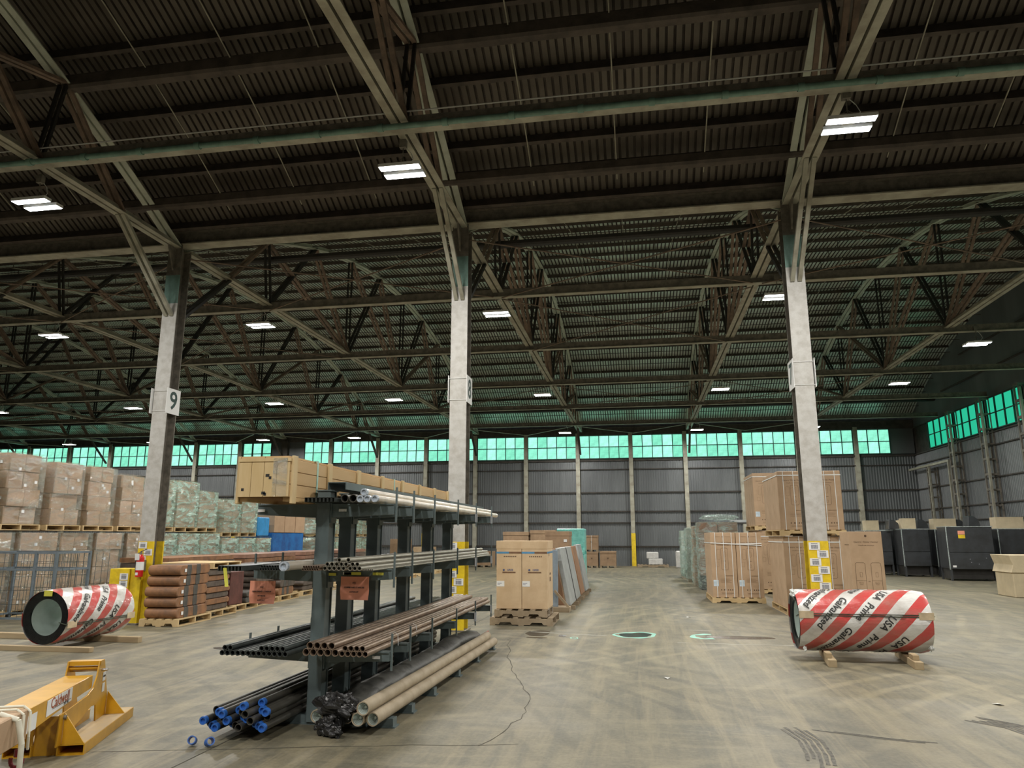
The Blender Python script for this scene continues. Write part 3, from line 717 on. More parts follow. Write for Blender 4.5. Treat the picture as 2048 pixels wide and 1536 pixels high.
# salmon paper signs
def paper(x, y, z, w_, h, lines, who, rz=.0):
    mb = MB(); n = 8
    V = [((i/n-.5)*w_, .012*math.sin(3.1*i/n+j)*(j/n), -h*j/n) for j in range(n+1) for i in range(n+1)]
    mb.add(V, [(j*(n+1)+i, (j+1)*(n+1)+i, (j+1)*(n+1)+i+1, j*(n+1)+i+1) for j in range(n) for i in range(n)], 0, True)
    o = tag(mb.build('paper_sign', ORG, None, loc=(x, y, z), rz=rz), 'salmon pink paper notice hanging from the middle rack arm, %s' % who, 'sign')
    for i, (s, sz) in enumerate(lines): text(s, sz, M['black'], o, (0, -.013, -h*.28-.038*i), '-y', bold=.0006)
    return o
paper(-3.40, 6.385, 1.20, .25, .20, [('PVC', .018), ('OPEN ENDED CONDUIT', .017), ('FITTINGS', .018), ('SUPPORT', .018)], 'left of the front post')
paper(-2.52, 6.385, 1.245, .265, .20, [('PVC', .018), ('COPPER AND STAINLESS', .017), ('CONDUIT', .018)], 'right of the front post')
tag(MB().bar((-3.41, 5.75, 1.34), (-3.37, 5.73, 1.19), .03, .004).build('strap_tag', YEL), 'yellow tag dangling from the channel ends at the left of the rack', 'tag')

# ---- long timber crate on the top left arms
WOOD = mat('pale pine plank', (.62, .43, .22), .65, 0, .12, 3, stretch=(1, .15, 1), col2=(.50, .33, .15))
WOODX = mat('pale pine board end grain', (.64, .49, .27), .65, 0, .15, 6, stretch=(1, 1, .15), col2=(.55, .40, .19))
STR = mat('pale green plastic strap', (.45, .68, .58), .3)
t = thing('timber_crate', 'long pale pine crate lying on the top left rack arms', 'crate', (-3.19, 5.88, 1.892))
W2, H2, L2 = .24, .335, 5.35
for sx in (-1, 1): MB().box((sx*.20-.035, .05, 0), (sx*.20+.035, L2-.05, .035)).build('skid', WOOD, t)
for i in range(4): MB().box((-W2+.005+i*.118, 0, .037), (-W2+.005+i*.118+.115, .018, .035+H2-.03)).build('end_board', WOODX, t, bevel=.002)
MB().box((-W2-.004, -.008, .035+H2-.03), (W2+.004, .02, .035+H2)).build('end_board', WOODX, t)
for i in range(3):
    for s in (-1, 1): MB().box((s*(W2-.009)-.009, .018, .037+i*.110), (s*(W2-.009)+.009, L2, .037+i*.110+.105)).build('side_plank', WOOD, t, bevel=.002)
for i in range(2): MB().box((-W2+.01+.225*i, .02, .035+H2), (-W2+.01+.225*i+.22, L2, .035+H2+.018)).build('lid_plank', WOOD, t)
for i in range(8):
    for s in (-1, 1):
        y = .06+i*(L2-.14)/7; MB().box((s*(W2+.012)-.012, y-.04, -.0+.0 if i else -.02), (s*(W2+.012)+.012, y+.04, .035+H2+.02)).build('batten', WOODX, t, bevel=.003)
for y in (.55, 2.75):
    mb = MB(); mb.box((W2+.0, y-.015, 0), (W2+.004, y+.015, .035+H2+.02)); mb.box((-W2, y-.015, .035+H2+.019), (W2+.004, y+.015, .035+H2+.022)); mb.build('strap', STR, t)
FILM = bpy.data.materials.new('wrinkled clear stretch film'); FILM.use_nodes = True; nt = FILM.node_tree; nt.nodes.remove(nt.nodes['Principled BSDF'])
def film(m, dens=.35, tint=(.60, .76, .62), rough=.12, gloss=.45):
    nt = m.node_tree; tr = _n(nt, 'ShaderNodeBsdfTransparent'); gl = _n(nt, 'ShaderNodeBsdfGlossy'); df = _n(nt, 'ShaderNodeBsdfDiffuse')
    gl.inputs['Roughness'].default_value = rough; gl.inputs['Color'].default_value = (.95, .98, .98, 1); df.inputs[0].default_value = (*tint, 1)
    n = noise(nt, 9, 6, .75, stretch=(.6, .6, 1.6), dist=1.5); b = bump(nt, n, .9, .03)
    nt.links.new(b, gl.inputs['Normal']); nt.links.new(b, df.inputs['Normal'])
    a1 = _n(nt, 'ShaderNodeMixShader'); a1.inputs[0].default_value = gloss; nt.links.new(df.outputs[0], a1.inputs[1]); nt.links.new(gl.outputs[0], a1.inputs[2])
    a2 = _n(nt, 'ShaderNodeMixShader'); nt.links.new(tr.outputs[0], a2.inputs[1]); nt.links.new(a1.outputs[0], a2.inputs[2])
    n2 = noise(nt, 1.9, 6, .72, stretch=(.6, .6, 1.8), dist=2.5)
    r_ = ramp(nt, n2, [(.46, (dens*.3,)*3), (.68, (dens*1.9,)*3)]); nt.links.new(r_, a2.inputs[0])
    nt.links.new(a2.outputs[0], nt.nodes['Material Output'].inputs[0])
film(FILM, .40, gloss=.8)
MB().box((.09, -.014, .04), (.22, -.010, .035+H2)).build('film_patch', FILM, t)
mb = MB(); 
for i, (x, z) in enumerate(((-.19, .10), (.03, .22), (.06, .20), (.0, .07), (.02, .06))): mb.box((x-.012, -.002, z-.012), (x+.012+.01*(i % 2), .001, z+.012))
mb.build('stain', M['black'], t)
# ================================================================ wrapped steel coils
def wrap_mat():
    m = bpy.data.materials.new('red and white striped coil wrap'); m.use_nodes = True; nt = m.node_tree; p = nt.nodes['Principled BSDF']
    uv = _n(nt, 'ShaderNodeUVMap'); sp = _n(nt, 'ShaderNodeSeparateXYZ'); nt.links.new(uv.outputs[0], sp.inputs[0])
    f = _n(nt, 'ShaderNodeMath', operation='FRACT'); nt.links.new(sp.outputs[0], f.inputs[0])
    c = ramp(nt, f.outputs[0], [(0, (.56, .065, .06)), (.46, (.56, .065, .06)), (.465, (.70, .70, .67))])
    c = mixc(nt, ramp(nt, noise(nt, 3, 5, .7, stretch=(.5, 1, 1)), [(.42, (0, 0, 0)), (.72, (.6,)*3)]), c, (.25, .19, .14))
    nt.links.new(c, p.inputs['Base Color']); p.inputs['Roughness'].default_value = .28; p.inputs['Coat Weight'].default_value = .6; p.inputs['Coat Roughness'].default_value = .12
    nt.links.new(bump(nt, noise(nt, 7, 5, .7, stretch=(.4, 1, 1), dist=.8), .6, .015), p.inputs['Normal'])
    return m
WRAP = wrap_mat(); RINGM = mat('dark steel sheet edges', (.035, .04, .04), .35, .6, .2, 20)
BORE = mat('galvanised bore sheet', (.66, .76, .72), .35, .25, .08, 3)
STEELB = mat('dark steel strapping', (.10, .12, .09), .4, .5)
KR = mat('kraft edge protector', (.62, .50, .33), .7)
def coil(label, loc, rz, R=.395, L=1.62, ri=.255, shift=0):
    """coil lying on its side, axis along local x, resting at z=loc.z"""
    t = thing('steel_coil', label, 'steel coil', loc, rz); P = .39; N = 72; K = 32
    mb = MB(); uvs = []
    rg = random.Random(int(L*100)); V = []
    for j in range(K+1):
        for i in range(N+1):
            th = 2*PI*i/N; rr = R + (0 if j in (0, K) else .004*math.sin(th*5+j*.7)+.003*math.sin(th*13+j*1.9))
            edge = min(j, K-j); rr *= {0: .965, 1: .992}.get(edge, 1)
            V.append((L*j/K, -rr*math.cos(th), R+rr*math.sin(th))); uvs.append((L*j/K/P+shift-6*i/N, th))
    F = [(j*(N+1)+i, (j+1)*(N+1)+i, (j+1)*(N+1)+i+1, j*(N+1)+i+1) for j in range(K) for i in range(N)]
    me = bpy.data.meshes.new('printed_wrap'); me.from_pydata(V, [], F); me.materials.append(WRAP); me.shade_smooth()
    ul = me.uv_layers.new(name='uv')
    for lp in me.loops: ul.data[lp.index].uv = uvs[lp.vertex_index]
    put('printed_wrap', me, t)
    rb = MB().tube((.02, 0, R), (L-.02, 0, R), R*.955, 64, True, ri=ri); rb.build('coil_edge', RINGM, t)
    bb = MB(); n = 48
    ring = lambda x, r: [(x, -r*math.cos(2*PI*i/n), R+r*math.sin(2*PI*i/n)) for i in range(n)]
    bb.add(ring(.05, ri-.001)+ring(L-.05, ri-.001), [(i, n+i, n+(i+1) % n, (i+1) % n) for i in range(n)], 0, True); bb.build('bore_liner', BORE, t)
    for x in (.0,):
        mb = MB()
        for i in range(6): mb.tube((x+.015, 0, R), (x+.018, 0, R), R*(.70+.045*i), 48, True, ri=R*(.70+.045*i)-.004)
        mb.build('sheet_lap', BLK, t)
    # strap along the coil through the bore, with kraft edge protectors
    mb = MB(); th = .25 if rz == 0 else -.25
    yy, zz = -(R+.006)*math.cos(th), R+(R+.006)*math.sin(th)
    nrm = Vector((0, yy, zz-R)).normalized()
    for q in (-.012, .012):
        mb.bar((-.01, yy, zz+q), (L+.01, yy, zz+q), .010, .010)
    mb.bar((-.012, yy, zz), (-.012, yy*(ri/R), R+(zz-R)*(ri/R)), .02, .008); mb.bar((L+.012, yy, zz), (L+.012, yy*(ri/R), R+(zz-R)*(ri/R)), .02, .008); mb.build('strap', STEELB, t)
    for x0 in (-.006, L-.17):
        mb = MB(); mb.cbox((x0+.09, yy*1.005, zz), (.18, .012, .09), rx=th if 0 else 0); mb.build('edge_protector', KR, t)
    # printing that follows the stripes
    import mathutils
    s45 = .39*6/(2*PI*R); dr = Vector((-s45, -1)).normalized(); up = Vector((-dr.y, dr.x))
    seq = [('Prime', .34), ('Galvanized', .70), ('USA', .30)]
    for bi in range(-8, 16):
        l = -2.4+.55*(bi % 3); i = 0
        while l < 2.4:
            wd, wl_ = seq[i % 3]; i += 1; l += wl_/2+.02; pos = Vector(((bi+.73-shift)*P, 0))+dr*l; l += wl_/2+.02
            if not (-.2 < pos.x < L+.2) or not (-1.75 < pos.y/R < 2.2): continue
            me = text_mesh(wd, .125, M['black'], 0, bold=.0022).copy(); ok = True
            for v in me.vertices:
                q_ = pos+dr*v.co.x+up*v.co.y
                if not (.02 < q_.x < L-.02): ok = False; break
                a2 = q_.y/R; v.co = (q_.x, -(R+.0085)*math.cos(a2), R+(R+.0085)*math.sin(a2))
            if ok: put('lettering', me, t)
    return t
CR = coil('red and white wrapped steel coil on timber blocks before the right column', (2.02, 10.86, .10), 0)
CL = coil('red and white wrapped steel coil on planks before the yellow left column', (-8.45, 9.62, .07), PI/2+.02, R=.385, L=1.45, shift=.3)
o = MB().cbox((-.012, -.02, .72), (.006, .13, .08)).build('yellow_tag', YEL, CL)
PFIL = mat('torn clear film', (.72, .74, .72), .25, 0, .1, 30, bmp=.6, bscale=50, coat=.4)
crumple('film_tuft', (.0, -.05, .74), .07, PFIL, 21, 12, .5, (.6, 1.3, .7), CR)
crumple('film_tuft', (.05, -.33, .06), .035, PFIL, 23, 10, .5, (.6, .6, .8), CR)
crumple('film_tuft', (1.6, -.25, .10), .05, PFIL, 25, 10, .5, (.6, .6, .9), CR)
# timbers
TIM = mat('worn timber', (.46, .36, .22), .75, 0, .15, 4, stretch=(.2, 1, 1), col2=(.34, .25, .14))
def timber(a, b, w_, h, label, name='timber_block'):
    a = Vector(a); b = Vector(b); L = (b-a).length; an = math.atan2(b.y-a.y, b.x-a.x)
    mb = MB().box((0, -w_/2, 0), (L, w_/2, h)); return tag(mb.build(name, TIM, None, loc=(a.x, a.y, a.z), rz=an, bevel=.004), label, 'timber')
timber((2.44, 11.25, 0), (2.30, 10.12, 0), .10, .09, 'worn square timber under the left end of the right steel coil')
timber((3.42, 11.25, 0), (3.30, 10.12, 0), .10, .09, 'worn square timber under the right end of the right steel coil')
for x, w_ in ((2.29, 'left'), (3.31, 'right')):
    tag(MB().prism([(-.035, 0), (.035, 0), (.035, .055), (-.035, .055)], 0, .22).build('timber_wedge', TIM, None, loc=(x, 10.24, .095), rot=(.0, 0, -.1)), 'short pale wood chock on the %s timber of the right coil' % w_, 'chock')
timber((-10.6, 9.62, 0), (-7.64, 9.62, 0), .09, .07, 'long plank under the near end of the left steel coil', 'timber_plank')
timber((-10.9, 10.75, 0), (-7.62, 10.62, 0), .09, .085, 'long plank under the far end of the left steel coil', 'timber_plank')

# ================================================================ yellow forklift boom attachment
AMB = mat('amber yellow enamel', (.66, .35, .015), .38, 0, .06, 5, col2=(.54, .28, .015), coat=.2)
DST = mat('dust covered amber enamel', (.44, .34, .21), .75, 0, .15, 6, col2=(.50, .36, .18))
bt = thing('lifting_boom', 'amber yellow forklift boom attachment on the floor at lower left', 'lifting attachment', (-4.33, 5.2, 0), .37)
def tubebox(x0, x1, y0, y1, z0, z1, t_=.008):
    mb = MB(); mb.box((x0, y0, z0), (x1, y1, z0+t_)); mb.box((x0, y0, z1-t_), (x1, y1, z1)); mb.box((x0, y0, z0+t_), (x0+t_, y1, z1-t_)); mb.box((x1-t_, y0, z0+t_), (x1, y1, z1-t_)); return mb
for x0 in (-.36, .0): 
    o = tubebox(x0, x0+.19, 0, 1.22, 0, .078).build('fork_pocket', AMB, bt); MB().box((x0+.005, .02, .0785), (x0+.185, 1.2, .080)).build('dust_film', DST, bt)
def plate(x, poly, t_=.012, name='side_plate'): return MB().prism(poly, x-t_/2, x+t_/2, axis='x').build(name, AMB, bt, bevel=.002)
for x in (-.222, .02): plate(x, [(1.05, .079), (1.0, .20), (.82, .557), (.70, .557), (.67, .45), (.60, .365), (.48, .33), (-.07, .30), (-.09, .079), (.10, .079), (.19, .135), (.60, .222), (.70, .21), (.73, .079)])
MB().box((-.23, .71, .525), (.03, .80, .560)).build('cross_plate', AMB, bt)
MB().tube((-.25, .76, .48), (.075, .76, .48), .012, 10).build('pivot_pin', CHR, bt)
MB().tube((-.22, .74, .50), (.01, .74, .50), .016, 10).build('spacer', AMB, bt)
MB().tube((.02, .0, .27), (.045, .0, .27), .016, 8).build('pivot_bolt', M['cold'], bt)
MB().prism([(.03, .079), (.185, .079), (.03, .27)], .97, .982).build('gusset', AMB, bt); MB().prism([(.03, .079), (.185, .079), (.03, .30)], .0, .012).build('gusset', AMB, bt)
MB().prism([(-.168, .079), (-.345, .079), (-.168, .27)][::-1], .0, .012).build('gusset', AMB, bt)
MB().box((-.168, .03, .0), (-.002, .042, .27)).build('front_plate', AMB, bt)
mb = MB(); mb.prism([(.62, .462), (-1.15, .452), (-1.15, .29), (-.66, .285), (.27, .348), (.62, .36)], -.21, .005, axis='x'); bo = mb.build('boom', AMB, bt, bevel=.003)
MB().box((-.205, -1.1, .4535), (.0, .60, .4545)).build('dust_film', DST, bo)
lab = MB().prism([(-.30, .445), (.17, .452), (.17, .355), (-.30, .335)], .006, .009, axis='x').build('logo_plate', M['white'], bt)
BR = mat('brown red print', (.42, .10, .03), .6)
put('lettering', text_mesh('Caldwell', .105, BR, .0005, bold=.0008), lab, (.0102, -.06, .408), rot=(PI/2, 0, PI/2)).scale = (.95, 1, 1)
put('lettering', text_mesh('LIFT TEK', .024, M['black'], .0005), lab, (.0102, .06, .361), rot=(PI/2, 0, PI/2))
MB().bar((.0105, -.20, .370), (.0105, .15, .374), .001, .003).build('underline', M['black'], lab)
wl = MB().box((.027, .80, .38), (.030, .87, .45)).build('warning_label', M['white'], bt); MB().box((.0302, .805, .41), (.031, .865, .425)).build('print', M['black'], wl)
MB().box((.027, .81, .29), (.030, .87, .36)).build('warning_label', M['white'], bt)
MB().box((.006, -.62, .30), (.008, -.46, .41)).build('data_plate', M['white'], bt)
mb = MB(); mb.box((-.235, -1.3, .275), (.03, -.66, .475)); mb.build('cardboard_sleeve', CARD, bt, bevel=.008)
WEB = mat('off white webbing', (.72, .70, .58), .7, 0, .05, 8)
sl = thing('webbing_sling', 'off white webbing sling looped over the cardboard wrapped boom end', 'sling', (-4.33, 5.2, 0), .37)
for y in (-.70, -.80):
    mb = MB(); mb.path([(-.25, y, .30), (-.25, y, .46), (-.20, y, .492), (0.0, y+.02, .49), (.045, y+.02, .455), (.058, y-.0, .30), (.05, y+.03, .22)], .009, 8); mb.build('strap', WEB, sl)
MB().path([(-.05, -.90, .49), (.06, -.90, .45), (.09, -.88, .3), (.09, -.86, .0)], .018, 8).build('strap', WEB, sl)
HK = mat('maroon painted hook', (.22, .02, .03), .4, .2)
hk = thing('shackle_hook', 'maroon shackle hook hanging from the sling at the lower left corner', 'hook', (-4.03, 4.5, .20), .37)
mb = MB(); pts = [(.035*math.cos(a), 0, .0+.045*math.sin(a)-.02) for a in [PI*1.15*i/10+PI*.9 for i in range(11)]]; mb.path(pts, .013, 8); mb.build('hook_bow', HK, hk)
MB().tube((0, 0, .0), (0, 0, .045), .018, 10).build('hook_eye', HK, hk)

# ================================================================ mesh cage by the left stacks
CG = mat('blue grey cage tube', (.16, .20, .23), .5, .2, .1, 6); WIRE = mat('grey cage wire', (.10, .12, .12), .5, .4)
cg = thing('wire_cage', 'blue grey wire mesh cage cart standing before the left carton stacks', 'cage', (-11.9, 12.35, 0))
xs, ys_, zt = (-.52, 1.15), (0, .85), 1.31
for x in xs+(.72-.0,):
    for y in ys_:
        if x == .72 and y: continue
        MB().box((x-.022, y-.022, .03), (x+.022, y+.022, zt)).build('upright', CG, cg)
for z in (.10, 1.0 if False else .98, zt-.02):
    for y in ys_: MB().box((xs[0], y-.018, z-.018), (xs[1], y+.018, z+.018)).build('rail', CG, cg)
    for x in xs: MB().box((x-.018, 0, z-.018), (x+.018, ys_[1], z+.018)).build('rail', CG, cg)
for y in ys_:
    mb = MB()
    for i in range(1, 16): mb.box((xs[0]+i*.14-.003, y-.003, .1), (xs[0]+i*.14+.003, y+.003, zt-.03))
    for i in range(1, 5): mb.box((xs[0], y-.003, .1+i*.25), (xs[1], y+.003, .106+i*.25))
    mb.build('mesh_panel', WIRE, cg)
mb = MB()
for i in range(1, 6): mb.box((xs[1]-.003, i*.14-.003, .1), (xs[1]+.003, i*.14+.003, zt-.03))
for i in range(1, 5): mb.box((xs[1]-.003, 0, .1+i*.25), (xs[1]+.003, ys_[1], .106+i*.25))
mb.build('mesh_panel', WIRE, cg)
for x in xs:
    for y in ys_: MB().tube((x-.02, y, .05), (x+.02, y, .05), .05, 12).build('caster', BLK, cg)
# ================================================================ pallets
PW = mat('pale pallet wood', (.60, .45, .24), .75, 0, .12, 4, col2=(.50, .36, .18))
PG = mat('weathered pallet wood', (.34, .27, .18), .8, 0, .15, 4, col2=(.25, .19, .12))
PLM = {}
def pallet(x, y, z, w_, d, label, rz=0, m=None, group=None, notch='y', h=.13):
    """w_ along x, d along y; stringers run along x (notched face seen from the front) or along y"""
    m = m or PW; t = thing('pallet', label, 'pallet', (x, y, z), rz, group)
    k = (w_, d, m.name, notch, h)
    if k not in PLM:
        if notch == 'x': A, B = d, w_
        else: A, B = w_, d          # stringers run along A
        n = max(5, int(A/.17)); ms = {}
        bx = (lambda a, b: MB().box((a[0], a[1], a[2]), (b[0], b[1], b[2]))) if notch != 'x' else (lambda a, b: MB().box((a[1], a[0], a[2]), (b[1], b[0], b[2])))
        ms['deck_board'] = (bx((-.045, -B/2, h-.018), (.045, B/2, h)).mesh('deck_board', m), [(-A/2+.05+(A-.1)*i/(n-1)) for i in range(n)])
        ms['bottom_board'] = (bx((-.05, -B/2, 0), (.05, B/2, .015)).mesh('bottom_board', m), [-A/2+.05, 0, A/2-.05])
        poly = [(-A/2, .015), (-A*.36, .015), (-A*.33, .055), (-A*.17, .055), (-A*.14, .015), (A*.14, .015), (A*.17, .055), (A*.33, .055), (A*.36, .015), (A/2, .015), (A/2, h-.018), (-A/2, h-.018)]
        ms['stringer'] = ((MB().prism(poly, -.019, .019) if notch != 'x' else MB().prism(poly, -.019, .019, axis='x')).mesh('stringer', m), [-B/2+.019, 0, B/2-.019])
        PLM[k] = ms
    for nm, (me, ps) in PLM[k].items():
        for p_ in ps:
            along = nm != 'stringer'
            put(nm, me, t, ((p_, 0, 0) if along == (notch != 'x') else (0, p_, 0)))
    return t
STRAP = mat('white plastic strapping', (.80, .82, .80), .4, 0, .02, 5)
INK = mat('dark ink on carton', (.14, .085, .05), .8)
INKL = mat('faint ink on carton', (.27, .175, .10), .8)
CARDG = mat('kraft carton', (.47, .33, .21), .72, 0, .07, 3, col2=(.41, .285, .175))
def rrect(mb, x0, x1, z0, z1, r, w_, y, mi=0, n=5):
    def ring(d):
        P = []
        for cx, cz, a0 in ((x1-r, z1-r, 0), (x0+r, z1-r, PI/2), (x0+r, z0+r, PI), (x1-r, z0+r, 1.5*PI)):
            for i in range(n+1):
                a = a0+PI/2*i/n; P.append((cx+(r+d)*math.cos(a), y, cz+(r+d)*math.sin(a)))
        return P
    A, B = ring(w_/2), ring(-w_/2); N = len(A)
    mb.add(A+B, [(i, (i+1) % N, N+(i+1) % N, N+i) for i in range(N)], mi)
def heater_print(w_, h):
    """flat print for a tall carton front, x from -w/2 to w/2, y just proud of the face"""
    mb = MB(); y = -.0012; D = lambda cx, cz, r: mb.add([(cx+r*math.cos(2*PI*i/14), y, cz+r*math.sin(2*PI*i/14)) for i in range(14)], [tuple(range(14))], 0)
    bx = lambda x0, x1, z0, z1, mi=0: mb.add([(x0, y, z0), (x1, y, z0), (x1, y, z1), (x0, y, z1)], [(0, 1, 2, 3)], mi)
    D(0, h*.935, .018); bx(-.18, -.05, h*.935, h*.938, 1); bx(.05, .18, h*.935, h*.938, 1)
    rrect(mb, -.06, .10, h*.42, h*.76, .035, .005, y); rrect(mb, -.16, -.08, h*.58, h*.74, .03, .004, y, 1)
    rrect(mb, -.005, .045, h*.62, h*.70, .008, .004, y, 1); rrect(mb, 0, .04, h*.46, h*.50, .008, .004, y); bx(-.01, .05, h*.555, h*.56)
    for dx in (-.02, .05): D(dx, h*.72, .005)
    for i in range(4): bx(-.10, .16 if i % 2 else .12, h*(.28-.018*i), h*(.284-.018*i), 1)
    bx(.02, .20, h*.325, h*.335, 1); rrect(mb, -.20, -.12, h*.47, h*.54, .004, .004, y, 1)
    for i, x in enumerate((-.09, -.02, .07, .12, .17)):
        if i == 1: D(x, h*.115, .017)
        else: bx(x-.011, x+.011, h*.105, h*.125)
    bx(-.09, .19, h*.065, h*.07, 1); bx(-.09, .16, h*.05, h*.053, 1)
    return mb.mesh('carton_print', [INK, INKL])
HB = {}
def heater_carton(x, y, z, w_, d, h, label, group, front=True, sticker=False, m=None):
    k = (w_, d, h)
    if k not in HB:
        mb = MB(); mb.box((-w_/2, -d/2, 0), (w_/2, d/2, h)); HB[k] = (mb.mesh('carton', CARDG, .006), heater_print(w_, h))
    o = tag(put('tall_carton', HB[k][0], None, (x, y, z)), label, 'carton', group)
    if front:
        put('carton_print', HB[k][1], o, (0, -d/2-.001, 0))
        for s, sz, zz in (('Electric Water Heater', .047, .845), ('Chauffe-eau Electrique', .030, .80)): text(s, sz, INK, o, (0, -d/2-.001, h*zz), '-y', depth=.0003)
    if sticker: MB().box((-w_/2+.03, -d/2-.003, h*.17), (-w_/2+.15, -d/2-.001, h*.265)).build('shipping_label', mat('pale blue label', (.62, .75, .85), .6) if 'pale blue label' not in MATS else MATS['pale blue label'], o)
    tp = MB().box((-w_/2-.0008, -.02, h-.08), (w_/2+.0008, .02, h+.0008)); return o
def straps(x0, x1, y0, y1, z0, z1, label, n=3, hz=None, droop=0):
    mb = MB(); e = .003; t = thing('strapping_band', label, 'strap', (0, 0, 0))
    m_ = []
    xs = [x0+(x1-x0)*(i+.6)/(n+.2) for i in range(n)]
    for x in xs: MB().box((x-.007, y0-e-.003, z0), (x+.007, y0-e, z1+e)).box((x-.007, y0-e, z1+e-.002), (x+.007, y1, z1+e)).build('vertical_strap', STRAP, t)
    if hz: 
        for dz in (0, .0):
            mb = MB(); K = 8
            for i in range(K):
                a = i/K; b = (i+1)/K; f = lambda u: hz-droop*u
                mb.bar((x0+(x1-x0)*a, y0-.008, f(a)), (x0+(x1-x0)*b, y0-.008, f(b)), .003, .022)
            mb.bar((x0-.008, y0, hz), (x0-.008, y1, hz), .003, .022, ); mb.build('band', STRAP, t); break
        if droop: MB().bar((x0+(x1-x0)*.5, y0-.009, hz-droop*.45), (x1, y0-.009, hz-droop*.2), .003, .02).build('band', STRAP, t)
    return t
# --- pallet of heater cartons nearest the aisle
def heater_load(x0, y0, z, nx, ny, w_, d, h, who, strap=True, sticker=False, hz=.8, droop=0, pl=True, nv=3):
    X1, Y1 = x0+nx*(w_+.012), y0+ny*(d+.008)
    if pl: pallet((x0+X1)/2, (y0+Y1)/2, z, round(X1-x0+.04, 2), round(Y1-y0+.05, 2), 'pale wooden pallet under the heater cartons, %s' % who); z += .131
    for j in range(ny):
        for i in range(nx):
            col_ = ['left', 'right', 'third', 'fourth'][i] if nx > 1 else 'only'; row = ['front', 'second', 'third', 'back'][j]
            heater_carton(x0+w_/2+.006+i*(w_+.012), y0+d/2+.004+j*(d+.008), z, w_, d, h, '%s carton of the %s row, %s' % (col_, row, who), 'tall heater cartons', front=(j == 0), sticker=sticker and j == 0)
    if strap: straps(x0, X1, y0, Y1, z, z+h, 'white strapping bands round the cartons, %s' % who, nv*nx, z+h*hz if hz else None, droop)
    return z+h
heater_load(1.70, 19.12, 0, 2, 4, .60, .42, 1.55, 'single level load beside the aisle', sticker=True, hz=.84, droop=.06)
zt_ = heater_load(2.95, 16.45, 0, 2, 3, .61, .58, 1.46, 'lower level behind the right column', hz=.92)
heater_load(2.90, 16.35, zt_+.004, 2, 3, .63, .60, 1.22, 'upper level behind the right column', hz=.93)
zt_ = heater_load(3.30, 22.2, 0, 2, 4, .60, .42, 1.62, 'lower level farthest back', hz=.90, nv=0)
heater_load(3.25, 22.15, zt_+.004, 2, 4, .60, .44, 1.50, 'upper level farthest back', hz=.93, nv=0, sticker=True)
# single carton with two outlines
o = tag(MB().box((0, 0, 0), (.56, .66, 1.68)).build('tall_carton', CARDG, None, loc=(3.79, 14.6, 0), bevel=.006), 'single tall carton on the floor right of the right column, two capsule outlines', 'carton')
mb = MB(); y = -.0012
for x0 in (.06, .33):
    rrect(mb, x0, x0+.17, .48, 1.12, .03, .006, y)
    mb.add([(x0, y, .80), (x0+.17, y, .80), (x0+.17, y, .806), (x0, y, .806)], [(0, 1, 2, 3)]); rrect(mb, x0+.07, x0+.11, .87, .95, .003, .004, y); rrect(mb, x0+.07, x0+.11, .52, .57, .012, .004, y)
mb.add([(.28+.022*math.cos(i*PI/7), y, 1.60+.022*math.sin(i*PI/7)) for i in range(14)], [tuple(range(14))])
mb.add([(.32, y, .12), (.50, y, .12), (.50, y, .128), (.32, y, .128)], [(0, 1, 2, 3)])
mb.build('carton_print', [INK, INKL], o)
for s, sz, zz in (('Electric Water Heater', .046, 1.49), ('Chauffe-eau electrique', .030, 1.43)): text(s, sz, INK, o, (.28, -.0012, zz), depth=.0003)
for x in (.145, .415): text('Electric', .026, INK, o, (x, -.0012, .765), depth=.0003); text('Heater', .022, INK, o, (x, -.0012, .735), depth=.0003)
text('OR', .026, INK, o, (.28, -.0012, .79), depth=.0003)
mb = MB(); mb.add([(-.0012, .05+q, z) for q, z in ((0, 1.45), (.3, 1.45), (.3, 1.43), (0, 1.43))], [(0, 1, 2, 3)]); mb.build('side_print', INKL, o)

